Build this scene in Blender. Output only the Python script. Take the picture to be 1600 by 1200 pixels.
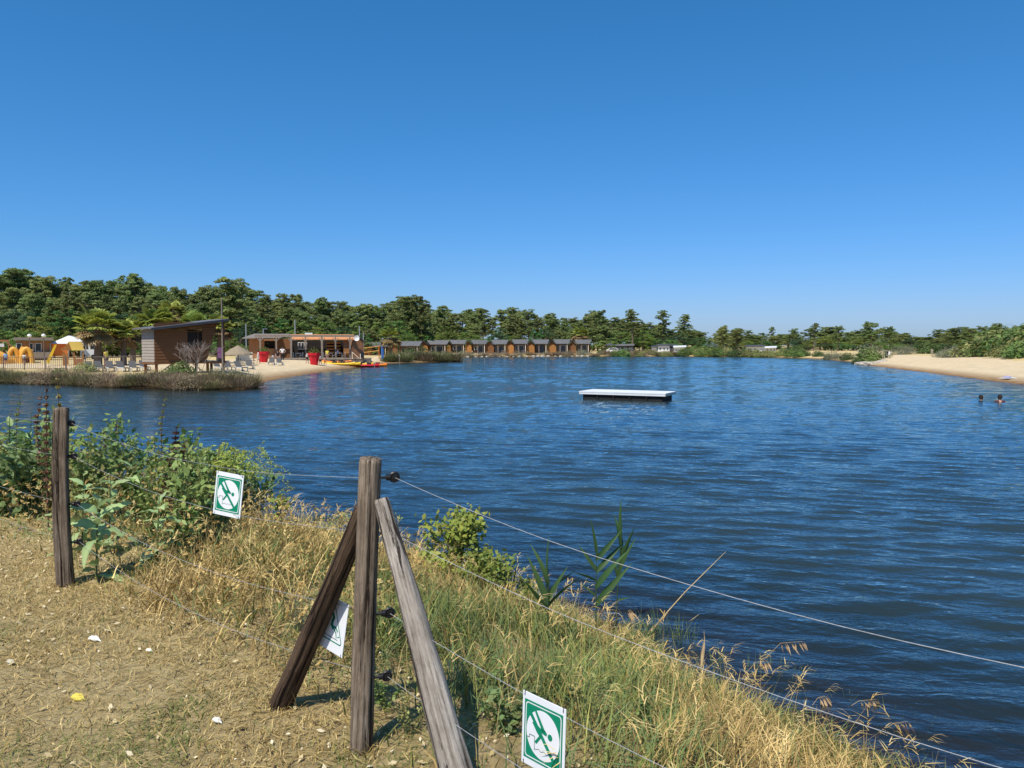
import bpy, bmesh, math, random
import numpy as np
from mathutils import Vector, Matrix
R = math.radians
scene = bpy.context.scene
for o in list(bpy.data.objects): bpy.data.objects.remove(o)
COL = scene.collection

# ---------------------------------------------------------------- camera
EYE, PITCH, FOC = 2.8, R(2.9), 1200.0
cam_d = bpy.data.cameras.new("camera"); cam = bpy.data.objects.new("camera", cam_d); COL.objects.link(cam)
cam.location = (0, 0, EYE); cam.rotation_euler = (R(90) - PITCH, 0, 0)
cam_d.sensor_width = 36; cam_d.lens = 27.0; cam_d.clip_start = 0.05; cam_d.clip_end = 6000
scene.camera = cam
# ---------------------------------------------------------------- sky and sun
SUN_EL, SUN_AZ = R(57), R(208)          # azimuth clockwise from +Y
world = bpy.data.worlds.new("World"); scene.world = world; world.use_nodes = True
wn = world.node_tree; wn.nodes.clear()
sky = wn.nodes.new("ShaderNodeTexSky"); sky.sky_type = 'NISHITA'; sky.sun_disc = False
sky.sun_elevation = SUN_EL; sky.sun_rotation = SUN_AZ
sky.altitude = 0; sky.air_density = 1.0; sky.dust_density = 0.5; sky.ozone_density = 10.0
bgn = wn.nodes.new("ShaderNodeBackground"); bgn.inputs['Strength'].default_value = 0.1
won = wn.nodes.new("ShaderNodeOutputWorld")
# the deep, saturated sky of the photograph: one response curve per colour for the whole sky
ssep = wn.nodes.new("ShaderNodeSeparateColor"); scmb = wn.nodes.new("ShaderNodeCombineColor"); wn.links.new(sky.outputs[0], ssep.inputs[0])
for ch, (pw, ml) in enumerate(((1.396, .504), (.88, 1.265), (.957, 1.48))):
    a_ = wn.nodes.new("ShaderNodeMath"); a_.operation = 'POWER'; a_.inputs[1].default_value = pw; wn.links.new(ssep.outputs[ch], a_.inputs[0])
    b_ = wn.nodes.new("ShaderNodeMath"); b_.operation = 'MULTIPLY'; b_.inputs[1].default_value = ml; wn.links.new(a_.outputs[0], b_.inputs[0]); wn.links.new(b_.outputs[0], scmb.inputs[ch])
wn.links.new(scmb.outputs[0], bgn.inputs['Color']); wn.links.new(bgn.outputs[0], won.inputs['Surface'])
sun_d = bpy.data.lights.new("sun", 'SUN'); sun_d.energy = 5.0; sun_d.angle = R(0.53); sun_d.color = (1.0, 0.95, 0.86)
sun = bpy.data.objects.new("sun", sun_d); COL.objects.link(sun); sun.location = (-20, -30, 50)
SUNV = Vector((math.sin(SUN_AZ) * math.cos(SUN_EL), math.cos(SUN_AZ) * math.cos(SUN_EL), math.sin(SUN_EL)))
sun.rotation_euler = SUNV.to_track_quat('Z', 'Y').to_euler()
vs = scene.view_settings
vs.view_transform = 'Standard'; vs.look = 'None'; vs.gamma = 1.0; vs.exposure = 0.0; vs.use_curve_mapping = False
scene.cycles.max_bounces = 6; scene.cycles.transparent_max_bounces = 6
scene.cycles.diffuse_bounces = 2; scene.cycles.glossy_bounces = 2; scene.cycles.transmission_bounces = 3
scene.cycles.caustics_reflective = False; scene.cycles.caustics_refractive = False

# ---------------------------------------------------------------- placing helpers
SP, CP = math.sin(PITCH), math.cos(PITCH)
def ray(px, py):
    cx, cy = (px - 800) / FOC, (600 - py) / FOC
    return Vector((cx, CP + cy * SP, -SP + cy * CP))
def G(px, py, z=0.0):                     # the point of the plane z seen at a place of the photograph
    d = ray(px, py); t = (z - EYE) / d.z
    return Vector((d.x * t, d.y * t, z))
def AT(px, py, dist):                     # the point at forward distance dist
    d = ray(px, py); t = dist / d.y
    return Vector((d.x * t, d.y * t, EYE + d.z * t))
rng = np.random.default_rng(7); random.seed(7)

def vnoise(x, y, s, seed=0):
    x = np.asarray(x, float) * s; y = np.asarray(y, float) * s
    xi = np.floor(x).astype(np.int64); yi = np.floor(y).astype(np.int64); fx = x - xi; fy = y - yi
    fx = fx * fx * (3 - 2 * fx); fy = fy * fy * (3 - 2 * fy)
    def hsh(a, b):
        n = (a * 374761393 + b * 668265263 + seed * 982451653) & 0x7fffffff
        n = ((n ^ (n >> 13)) * 1274126177) & 0x7fffffff
        return ((n ^ (n >> 16)) & 0xffff) / 65535.0
    return (hsh(xi, yi) * (1 - fx) + hsh(xi + 1, yi) * fx) * (1 - fy) + (hsh(xi, yi + 1) * (1 - fx) + hsh(xi + 1, yi + 1) * fx) * fy
def sstep(a, b, x):
    t = np.clip((np.asarray(x, float) - a) / (b - a), 0, 1); return t * t * (3 - 2 * t)

# ---------------------------------------------------------------- mesh helpers
def obj(name, mesh, mats, parent=None, loc=(0, 0, 0), rz=0.0):
    o = bpy.data.objects.new(name, mesh); COL.objects.link(o)
    if mesh is not None and mats is not None:
        for m in (mats if isinstance(mats, (list, tuple)) else [mats]):
            if len(mesh.materials) < (len(mats) if isinstance(mats, (list, tuple)) else 1): mesh.materials.append(m)
    if parent is not None: o.parent = parent
    o.location = loc
    if rz: o.rotation_euler = (0, 0, rz)
    return o
def tag(o, label=None, cat=None, group=None, kind=None):
    if label: o["label"] = label
    if cat: o["category"] = cat
    if group: o["group"] = group
    if kind: o["kind"] = kind
    return o
def thing(name, label, cat, loc=(0, 0, 0), rz=0.0, group=None):
    o = bpy.data.objects.new(name, None); COL.objects.link(o); o.location = loc; o.rotation_euler = (0, 0, rz); o.empty_display_size = 0.2
    return tag(o, label, cat, group)
def copy_tree(o, parent=None):
    c = o.copy(); COL.objects.link(c)
    if parent is not None: c.parent = parent
    for ch in o.children: copy_tree(ch, c)
    return c
def mesh_np(name, V, F, col=None, smooth=False, mi=None):
    V = np.asarray(V, np.float32); me = bpy.data.meshes.new(name)
    if isinstance(F, np.ndarray): F = [F]
    F = [f for f in F if len(f)]
    nl = sum(f.size for f in F); npoly = sum(len(f) for f in F)
    me.vertices.add(len(V)); me.vertices.foreach_set("co", V.ravel())
    me.loops.add(nl); me.loops.foreach_set("vertex_index", np.concatenate([f.ravel() for f in F]).astype(np.int32))
    me.polygons.add(npoly)
    tot = np.concatenate([np.full(len(f), f.shape[1]) for f in F]); st = np.concatenate([[0], np.cumsum(tot)[:-1]])
    me.polygons.foreach_set("loop_start", st.astype(np.int32)); me.polygons.foreach_set("loop_total", tot.astype(np.int32))
    if smooth: me.polygons.foreach_set("use_smooth", np.ones(npoly, bool))
    if mi is not None: me.polygons.foreach_set("material_index", np.asarray(mi, np.int32))
    if col is not None:
        a = me.attributes.new("col", 'FLOAT_COLOR', 'POINT')
        c = np.ones((len(V), 4), np.float32); c[:, :3] = col; a.data.foreach_set("color", c.ravel())
    me.update(calc_edges=True); return me

class MB:
    """collects shapes and builds them as one mesh"""
    def __init__(s): s.v = []; s.f = []
    def add(s, V, F):
        b = len(s.v); s.v += [tuple(p) for p in V]; s.f += [tuple(i + b for i in f) for f in F]; return s
    def box(s, c, d, rz=0.0, rx=0.0, ry=0.0):
        m = Matrix.Rotation(rz, 3, 'Z') @ Matrix.Rotation(ry, 3, 'Y') @ Matrix.Rotation(rx, 3, 'X'); c = Vector(c)
        V = [c + m @ Vector((sx * d[0] / 2, sy * d[1] / 2, sz * d[2] / 2)) for sz in (-1, 1) for sx, sy in ((-1, -1), (1, -1), (1, 1), (-1, 1))]
        return s.add(V, [(3, 2, 1, 0), (4, 5, 6, 7), (0, 1, 5, 4), (1, 2, 6, 5), (2, 3, 7, 6), (3, 0, 4, 7)])
    def b2(s, x0, x1, y0, y1, z0, z1): return s.box(((x0 + x1) / 2, (y0 + y1) / 2, (z0 + z1) / 2), (x1 - x0, y1 - y0, z1 - z0))
    def tube(s, pts, rad, n=8, cap=True):
        pts = [Vector(p) for p in pts]; k = len(pts)
        if not isinstance(rad, (list, tuple)): rad = [rad] * k
        V = []; F = []; prev = None
        for i, p in enumerate(pts):
            t = (pts[min(i + 1, k - 1)] - pts[max(i - 1, 0)]).normalized()
            u = t.orthogonal().normalized() if prev is None else (prev - t * prev.dot(t)).normalized()
            prev = u; w = t.cross(u)
            for j in range(n):
                a = 2 * math.pi * j / n; V.append(p + (u * math.cos(a) + w * math.sin(a)) * rad[i])
        for i in range(k - 1):
            for j in range(n): F.append((i * n + j, i * n + (j + 1) % n, (i + 1) * n + (j + 1) % n, (i + 1) * n + j))
        if cap: F.append(tuple(range(n - 1, -1, -1))); F.append(tuple((k - 1) * n + j for j in range(n)))
        return s.add(V, F)
    def prism(s, poly, vec):                 # polygon of 3-D points pushed along vec
        n = len(poly); P = [Vector(p) for p in poly]; v = Vector(vec)
        F = [tuple(range(n - 1, -1, -1)), tuple(range(n, 2 * n))] + [(i, (i + 1) % n, n + (i + 1) % n, n + i) for i in range(n)]
        return s.add(P + [p + v for p in P], F)
    def lathe(s, prof, c=(0, 0, 0), n=16, sq=None):
        V = []; F = []; k = len(prof)
        for r, z in prof:
            for j in range(n):
                a = 2 * math.pi * (j + .5) / n; V.append((c[0] + r * math.cos(a), c[1] + r * math.sin(a), c[2] + z))
        for i in range(k - 1):
            for j in range(n): F.append((i * n + j, i * n + (j + 1) % n, (i + 1) * n + (j + 1) % n, (i + 1) * n + j))
        F.append(tuple(range(n - 1, -1, -1))); F.append(tuple((k - 1) * n + j for j in range(n)))
        return s.add(V, F)
    def face(s, P): return s.add(P, [tuple(range(len(P)))])
    def mesh(s, name, smooth=False, bevel=0.0):
        me = bpy.data.meshes.new(name); me.from_pydata(s.v, [], s.f); me.update()
        bm = bmesh.new(); bm.from_mesh(me)
        bmesh.ops.recalc_face_normals(bm, faces=bm.faces)
        if bevel: bmesh.ops.bevel(bm, geom=list(bm.edges), offset=bevel, segments=1, affect='EDGES', clamp_overlap=True)
        bm.to_mesh(me); bm.free()
        if smooth:
            me.polygons.foreach_set("use_smooth", np.ones(len(me.polygons), bool))
            try: me.set_sharp_from_angle(angle=R(40))
            except Exception: pass
        return me
    def build(s, name, mat, parent=None, loc=(0, 0, 0), rz=0.0, smooth=False, bevel=0.0): return obj(name, s.mesh(name, smooth, bevel), mat, parent, loc, rz)

# ---------------------------------------------------------------- materials
def nmat(name):
    m = bpy.data.materials.new(name); m.use_nodes = True; nt = m.node_tree; nt.nodes.clear()
    out = nt.nodes.new("ShaderNodeOutputMaterial"); return m, nt, out
def N(nt, t, **kw):
    n = nt.nodes.new(t)
    for k, v in kw.items(): setattr(n, k, v)
    return n
def ramp(nt, stops):
    r = nt.nodes.new("ShaderNodeValToRGB"); e = r.color_ramp.elements
    while len(e) < len(stops): e.new(0.5)
    for i, (p, c) in enumerate(stops): e[i].position = p; e[i].color = (*c, 1) if len(c) == 3 else c
    return r
def pm(name, c1, c2=None, scale=4.0, rough=0.8, bump=0.0, stretch=(1, 1, 1), detail=6, spec=0.3, metal=0.0, lo=0.3, hi=0.7, rnd=0.0, fine=0.0):
    m, nt, out = nmat(name); L = nt.links.new
    bs = N(nt, "ShaderNodeBsdfPrincipled"); L(bs.outputs[0], out.inputs[0])
    bs.inputs['Roughness'].default_value = rough; bs.inputs['Specular IOR Level'].default_value = spec; bs.inputs['Metallic'].default_value = metal
    tc = N(nt, "ShaderNodeTexCoord"); mp = N(nt, "ShaderNodeMapping"); mp.inputs['Scale'].default_value = stretch
    L(tc.outputs['Object'], mp.inputs['Vector'])
    nz = N(nt, "ShaderNodeTexNoise"); nz.inputs['Scale'].default_value = scale; nz.inputs['Detail'].default_value = detail; nz.inputs['Roughness'].default_value = 0.62
    L(mp.outputs[0], nz.inputs['Vector'])
    c2 = c2 or tuple(x * 0.8 for x in c1)
    rp = ramp(nt, [(lo, c2), (hi, c1)]); L(nz.outputs['Fac'], rp.inputs[0]); last = rp.outputs[0]
    if rnd:
        oi = N(nt, "ShaderNodeObjectInfo"); mr = N(nt, "ShaderNodeMapRange"); mr.inputs['To Min'].default_value = 1 - rnd; mr.inputs['To Max'].default_value = 1 + rnd
        L(oi.outputs['Random'], mr.inputs['Value']); hv = N(nt, "ShaderNodeHueSaturation"); L(mr.outputs[0], hv.inputs['Value']); L(last, hv.inputs['Color']); last = hv.outputs[0]
    L(last, bs.inputs['Base Color'])
    if bump:
        bp = N(nt, "ShaderNodeBump"); bp.inputs['Strength'].default_value = min(1, bump); bp.inputs['Distance'].default_value = 0.02 if not fine else fine
        L(nz.outputs['Fac'], bp.inputs['Height']); L(bp.outputs[0], bs.inputs['Normal'])
    return m
def fm(name, tint=(1, 1, 1), trans=0.3, rnd=0.2, rough=0.6, hue=0.02):
    """foliage: per-leaf colour attribute, per-plant variation, light through the leaf"""
    m, nt, out = nmat(name); L = nt.links.new
    at = N(nt, "ShaderNodeAttribute"); at.attribute_name = "col"
    mx = N(nt, "ShaderNodeMix", data_type='RGBA', blend_type='MULTIPLY'); mx.inputs[0].default_value = 1.0
    L(at.outputs['Color'], mx.inputs[6]); mx.inputs[7].default_value = (*tint, 1)
    oi = N(nt, "ShaderNodeObjectInfo")
    mr = N(nt, "ShaderNodeMapRange"); mr.inputs['To Min'].default_value = 1 - rnd; mr.inputs['To Max'].default_value = 1 + rnd; L(oi.outputs['Random'], mr.inputs['Value'])
    m2 = N(nt, "ShaderNodeMath", operation='MULTIPLY'); m2.inputs[1].default_value = 7.31; L(oi.outputs['Random'], m2.inputs[0])
    m3 = N(nt, "ShaderNodeMath", operation='FRACT'); L(m2.outputs[0], m3.inputs[0])
    mh = N(nt, "ShaderNodeMapRange"); mh.inputs['To Min'].default_value = .5 - hue; mh.inputs['To Max'].default_value = .5 + hue; L(m3.outputs[0], mh.inputs['Value'])
    hv = N(nt, "ShaderNodeHueSaturation"); L(mr.outputs[0], hv.inputs['Value']); L(mh.outputs[0], hv.inputs['Hue']); L(mx.outputs[2], hv.inputs['Color'])
    bs = N(nt, "ShaderNodeBsdfPrincipled"); bs.inputs['Roughness'].default_value = rough; bs.inputs['Specular IOR Level'].default_value = 0.25
    tr = N(nt, "ShaderNodeBsdfTranslucent"); ms = N(nt, "ShaderNodeMixShader"); ms.inputs[0].default_value = trans
    L(hv.outputs[0], bs.inputs['Base Color']); L(hv.outputs[0], tr.inputs['Color']); L(bs.outputs[0], ms.inputs[1]); L(tr.outputs[0], ms.inputs[2]); L(ms.outputs[0], out.inputs[0])
    return m

# ---------------------------------------------------------------- lake outline and land heights (water at z = 0)
near_bank = [(-150, 55), (-70, 31), (-30, 24), (-14, 19.5), (-8, 15), (-4, 11.9), (-1.5, 9.6), (.1, 8.1), (1.15, 6.7), (2.0, 5.35), (3.15, 3.65), (4.9, 1.5), (9, -2.2), (22, -10), (60, -25), (110, -20), (104, 20)]
far_px = [(1800, 634), (1600, 602), (1450, 582), (1395, 575.5), (1345, 570), (1338, 567), (1290, 562), (1230, 559), (1150, 557.5), (1050, 557), (920, 557), (800, 557.5), (700, 558.5), (662, 560.3),
          (720, 563), (716, 565), (690, 566), (640, 566.5), (600, 568), (560, 573), (500, 582), (440, 591), (408, 598), (402, 606), (370, 608.5), (300, 609.5), (250, 606), (200, 606), (100, 601), (0, 598), (-200, 594)]
lake = np.array(near_bank + [tuple(G(px, py))[:2] for px, py in far_px])
def sdist(x, y, poly=lake):              # + on land, - in the lake
    x = np.asarray(x, float); y = np.asarray(y, float); sh = x.shape; x = x.ravel(); y = y.ravel()
    best = np.full(x.shape, 1e18); ins = np.zeros(x.shape, bool)
    for i in range(len(poly)):
        ax, ay = poly[i]; bx, by = poly[(i + 1) % len(poly)]
        dx, dy = bx - ax, by - ay; t = np.clip(((x - ax) * dx + (y - ay) * dy) / (dx * dx + dy * dy), 0, 1)
        best = np.minimum(best, (x - ax - t * dx) ** 2 + (y - ay - t * dy) ** 2)
        if ay != by: ins ^= ((ay > y) != (by > y)) & (x < (bx - ax) * (y - ay) / (by - ay) + ax)
    return np.where(ins, -1, 1).reshape(sh) * np.sqrt(best).reshape(sh)
def land(x, y, sd=None):
    x = np.asarray(x, float); y = np.asarray(y, float)
    if sd is None: sd = sdist(x, y)
    r = np.hypot(x, y); wn_ = 1 - sstep(22, 36, r)
    wob = (vnoise(x, y, .9, 3) - .5) * .5 * wn_ + (vnoise(x, y, .13, 4) - .5) * 2.0 * (1 - wn_) * sstep(0, 4, np.abs(sd))
    s = sd + wob * 0.5
    hb = 1.2 * sstep(-.4, 3.3, s) + .10 * sstep(0, .5, s) * (1 - sstep(1, 3, s)) + .035 * (vnoise(x, y, 1.3, 8) - .5) + .022 * (vnoise(x, y, 4.2, 9) - .5)
    hf = .55 * sstep(-.3, 5, s) + .45 * sstep(3, 22, s) + .15 * (vnoise(x, y, .08, 5) - .5)
    hf = hf + 1.0 * np.exp(-(((x - 66) / 20) ** 2 + ((y - 84) / 22) ** 2)) * sstep(0, 14, s)
    h = hb * wn_ + hf * (1 - wn_)
    deep = np.where(s < 0, np.maximum(-2.4, s * .23), 0)
    return np.where(s < .0, deep + h * .0 - .02, np.maximum(h, .0))
def Z(x, y): return float(land(np.array([x]), np.array([y]))[0])
def lines(lo, hi, fine_lo, fine_hi, d0, g, dmax=60):
    a = list(np.arange(fine_lo, fine_hi + 1e-6, d0)); d = d0
    while a[-1] < hi: d = min(d * g, dmax); a.append(a[-1] + d)
    d = d0
    while a[0] > lo: d = min(d * g, dmax); a.insert(0, a[0] - d)
    return np.array(a)
XL = lines(-2500, 2500, -7, 6, .11, 1.055, 200); YL = lines(-60, 3000, 1.0, 15, .11, 1.035, 200)
def sheet(name, XL, YL, hfun, keep=None, attr=None):
    X, Y = np.meshgrid(XL, YL); Zv = hfun(X, Y); nx, ny = len(XL), len(YL)
    V = np.stack([X.ravel(), Y.ravel(), Zv.ravel()], 1)
    i = np.arange(nx * ny).reshape(ny, nx); F = np.stack([i[:-1, :-1].ravel(), i[:-1, 1:].ravel(), i[1:, 1:].ravel(), i[1:, :-1].ravel()], 1)
    if keep is not None:
        k = keep(X, Y).ravel(); F = F[k[F].any(1)]
        used = np.zeros(len(V), bool); used[F.ravel()] = True; ix = np.cumsum(used) - 1; V = V[used]; F = ix[F]
    c = attr(V[:, 0], V[:, 1]) if attr else None
    return mesh_np(name, V, F, c, smooth=True)
# ---------------------------------------------------------------- ground
def ground_mat():
    m, nt, out = nmat("dry_earth_and_straw"); L = nt.links.new
    bs = N(nt, "ShaderNodeBsdfPrincipled"); bs.inputs['Roughness'].default_value = .95; bs.inputs['Specular IOR Level'].default_value = .1; L(bs.outputs[0], out.inputs[0])
    g = N(nt, "ShaderNodeNewGeometry")
    def nz(scale, detail=8, rough=.65, st=(1, 1, 1)):
        mp = N(nt, "ShaderNodeMapping"); mp.inputs['Scale'].default_value = st; L(g.outputs['Position'], mp.inputs[0])
        n = N(nt, "ShaderNodeTexNoise"); n.inputs['Scale'].default_value = scale; n.inputs['Detail'].default_value = detail; n.inputs['Roughness'].default_value = rough; L(mp.outputs[0], n.inputs[0]); return n
    a = nz(1.2); b = nz(16, 12, .8); c = nz(5)
    r1 = ramp(nt, [(.36, (.25, .17, .078)), (.52, (.60, .45, .215)), (.66, (.84, .68, .38))]); L(b.outputs[0], r1.inputs[0])
    r2 = ramp(nt, [(.35, (.78, .60, .27)), (.7, (.56, .41, .19))]); L(a.outputs[0], r2.inputs[0])
    mx = N(nt, "ShaderNodeMix", data_type='RGBA'); mx.inputs[0].default_value = .35; L(r1.outputs[0], mx.inputs[6]); L(r2.outputs[0], mx.inputs[7])
    rg = ramp(nt, [(.60, (0, 0, 0)), (.72, (.55, .55, .55))]); L(c.outputs[0], rg.inputs[0])
    mg = N(nt, "ShaderNodeMix", data_type='RGBA'); L(rg.outputs[0], mg.inputs[0]); L(mx.outputs[2], mg.inputs[6]); mg.inputs[7].default_value = (.15, .14, .05, 1)
    # wet, peaty edge of the water by height
    sx = N(nt, "ShaderNodeSeparateXYZ"); L(g.outputs['Position'], sx.inputs[0])
    mr = N(nt, "ShaderNodeMapRange"); mr.inputs['From Min'].default_value = .02; mr.inputs['From Max'].default_value = .22; L(sx.outputs['Z'], mr.inputs[0])
    mw = N(nt, "ShaderNodeMix", data_type='RGBA'); L(mr.outputs[0], mw.inputs[0]); mw.inputs[6].default_value = (.15, .085, .04, 1); L(mg.outputs[2], mw.inputs[7])
    L(mw.outputs[2], bs.inputs['Base Color'])
    bp = N(nt, "ShaderNodeBump"); bp.inputs['Strength'].default_value = 1; bp.inputs['Distance'].default_value = .045; L(b.outputs[0], bp.inputs['Height']); L(bp.outputs[0], bs.inputs['Normal'])
    return m
ground = tag(obj("ground", sheet("ground", XL, YL, land), ground_mat()), kind='structure')

def sand_mat():
    m, nt, out = nmat("beach_sand"); L = nt.links.new
    bs = N(nt, "ShaderNodeBsdfPrincipled"); bs.inputs['Roughness'].default_value = .9; bs.inputs['Specular IOR Level'].default_value = .15; L(bs.outputs[0], out.inputs[0])
    g = N(nt, "ShaderNodeNewGeometry"); sx = N(nt, "ShaderNodeSeparateXYZ"); L(g.outputs['Position'], sx.inputs[0])
    n = N(nt, "ShaderNodeTexNoise"); n.inputs['Scale'].default_value = .9; n.inputs['Detail'].default_value = 12; n.inputs['Roughness'].default_value = .7; L(g.outputs['Position'], n.inputs[0])
    r = ramp(nt, [(.3, (.60, .45, .26)), (.7, (.78, .62, .39))]); L(n.outputs[0], r.inputs[0])
    ad = N(nt, "ShaderNodeMath", operation='MULTIPLY_ADD'); ad.inputs[1].default_value = -.5; L(n.outputs[0], ad.inputs[0]); L(sx.outputs['Z'], ad.inputs[2])
    mr = N(nt, "ShaderNodeMapRange"); mr.inputs['From Min'].default_value = -.22; mr.inputs['From Max'].default_value = .10; L(ad.outputs[0], mr.inputs[0])
    mx = N(nt, "ShaderNodeMix", data_type='RGBA'); L(mr.outputs[0], mx.inputs[0]); mx.inputs[6].default_value = (.26, .145, .06, 1); L(r.outputs[0], mx.inputs[7]); L(mx.outputs[2], bs.inputs['Base Color'])
    bp = N(nt, "ShaderNodeBump"); bp.inputs['Strength'].default_value = .8; bp.inputs['Distance'].default_value = .45; L(n.outputs[0], bp.inputs['Height']); L(bp.outputs[0], bs.inputs['Normal'])
    return m
M_SAND = sand_mat()
def beach(name, poly, x0, x1, y0, y1, step, label):
    poly = np.array(poly)
    def hf(X, Y):
        d = -sdist(X, Y, poly) + (vnoise(X, Y, .5, 31) - .5) * 1.6
        return land(X, Y) + np.clip(d * .05, -.25, .035)
    def keep(X, Y): return -sdist(X, Y, poly) > -3
    return tag(obj(name, sheet(name, np.arange(x0, x1, step), np.arange(y0, y1, step), hf, keep), M_SAND), label, kind='structure')
bp_ = [G(1338, 569)[:2], G(1400, 577)[:2], G(1500, 589)[:2], G(1600, 604)[:2], G(1800, 640)[:2], (96, 40), (70, 70), AT(1590, 560, 80)[:2], AT(1500, 556, 108)[:2], AT(1462, 554, 135)[:2], AT(1405, 555, 150)[:2], AT(1360, 560, 125)[:2]]
beach("sand_beach", bp_, 20, 110, 30, 165, .8, "pale sand beach sloping into the lake on the right")
bl_ = [G(404, 600)[:2], G(450, 592)[:2], G(520, 581)[:2], G(610, 570)[:2], AT(600, 560, 112)[:2], AT(660, 550, 128)[:2], AT(590, 545, 132)[:2], AT(400, 550, 106)[:2], AT(230, 560, 82)[:2], AT(130, 566, 74)[:2], AT(0, 560, 78)[:2], AT(-60, 560, 72)[:2], AT(150, 570, 66)[:2], AT(345, 578, 63)[:2]]
beach("sand_beach", bl_, -72, -5, 52, 140, .7, "small sandy beach in front of the wooden bar")

# ---------------------------------------------------------------- water
def water_mat():
    m, nt, out = nmat("lake_water"); L = nt.links.new
    g = N(nt, "ShaderNodeNewGeometry")
    def wave(scale, st, rot, detail, rough=.5, dist=0.0):
        mp = N(nt, "ShaderNodeMapping", vector_type='TEXTURE'); mp.inputs['Scale'].default_value = (1 / st[0], 1 / st[1], 1); mp.inputs['Rotation'].default_value = (0, 0, R(-rot)); L(g.outputs['Position'], mp.inputs[0])
        n = N(nt, "ShaderNodeTexNoise"); n.inputs['Scale'].default_value = scale; n.inputs['Detail'].default_value = detail; n.inputs['Roughness'].default_value = rough; n.inputs['Distortion'].default_value = dist
        L(mp.outputs[0], n.inputs[0]); return n
    gust = wave(.06, (.6, 1.6, 1), 10, 3)
    gr = N(nt, "ShaderNodeMapRange"); gr.inputs['From Min'].default_value = .3; gr.inputs['From Max'].default_value = .7; gr.inputs['To Min'].default_value = .65; gr.inputs['To Max'].default_value = 1.25; L(gust.outputs[0], gr.inputs[0])
    b1 = N(nt, "ShaderNodeBump"); b1.inputs['Distance'].default_value = .035; L(gr.outputs[0], b1.inputs['Strength']); L(wave(3.2, (.42, 1, 1), 16, 2.5, .5, .6).outputs[0], b1.inputs['Height'])
    b2 = N(nt, "ShaderNodeBump"); b2.inputs['Distance'].default_value = .02; L(gr.outputs[0], b2.inputs['Strength']); L(wave(9., (.5, 1, 1), 8, 3, .55, .4).outputs[0], b2.inputs['Height']); L(b1.outputs[0], b2.inputs['Normal'])
    gl = N(nt, "ShaderNodeBsdfGlossy"); gl.inputs['Roughness'].default_value = .04; gl.inputs['Color'].default_value = (.74, .93, 1, 1); L(b2.outputs[0], gl.inputs['Normal'])
    fr = N(nt, "ShaderNodeFresnel"); fr.inputs['IOR'].default_value = 1.52; L(b2.outputs[0], fr.inputs['Normal'])
    at = N(nt, "ShaderNodeAttribute"); at.attribute_name = "col"
    sp = N(nt, "ShaderNodeSeparateColor"); L(at.outputs['Color'], sp.inputs[0])
    df = N(nt, "ShaderNodeBsdfDiffuse"); df.inputs['Color'].default_value = (.024, .038, .038, 1)
    tp = N(nt, "ShaderNodeBsdfTransparent"); tp.inputs['Color'].default_value = (.62, .52, .36, 1)
    mb = N(nt, "ShaderNodeMixShader"); L(sp.outputs[0], mb.inputs[0]); L(tp.outputs[0], mb.inputs[1]); L(df.outputs[0], mb.inputs[2])
    ms = N(nt, "ShaderNodeMixShader"); L(fr.outputs[0], ms.inputs[0]); L(mb.outputs[0], ms.inputs[1]); L(gl.outputs[0], ms.inputs[2]); L(ms.outputs[0], out.inputs[0])
    return m
def depth_attr(x, y):
    d = np.clip(-land(x, y) / 1.1, 0, 1); d = d ** .6; return np.stack([d, d, d], 1)
WX = lines(-150, 112, -5, 12, .1, 1.016, .55); WY = lines(-28, 205, 3.2, 14, .062, 1.0105, .45)
wr = np.random.default_rng(21)
WAVES = []
for k in range(48):
    lam = .26 * (2.8 / .26) ** ((k + wr.random()) / 48)
    WAVES.append((lam, R(77) + wr.normal() * .30, wr.random() * 6.28, .040 * wr.uniform(.6, 1.4)))
def waves(X, Y):
    h = X * 0; r = np.hypot(X, Y)
    gust = .62 + .62 * vnoise(X, Y, .06, 61) + .3 * (vnoise(X, Y, .25, 62) - .5)
    shore = sstep(-.3, 1.0, (-sdist(X, Y) - .3) / (4 + 7 * sstep(30, 50, r))) * .8 + .2
    for lam, th, ph, sl in WAVES:
        k = 2 * math.pi / lam; res = np.clip(.075 + (r - 8) * .0055, .075, .52)
        w = sstep(2.2, 4.2, lam / res) * (1 if lam < .8 else .42 - .08 * sstep(9, 20, r) + .40 * sstep(22, 75, r) if lam < 1.4 else .12 + .56 * sstep(30, 85, r))
        q = k * (X * math.cos(th) + Y * math.sin(th)) + ph + .5 * np.sin(X * .31 + ph) + .4 * np.sin(Y * .23 - ph)
        sl = sl * (1.4 if lam < .7 else 1.0); h = h + w * sl / k * (np.sin(q) + .25 * np.cos(2 * q))
    return h * gust * shore
def wkeep(X, Y): return sdist(X, Y) < 1.2
tag(obj("lake_water", sheet("lake_water", WX, WY, waves, wkeep, depth_attr), water_mat()), kind='structure')
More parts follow.
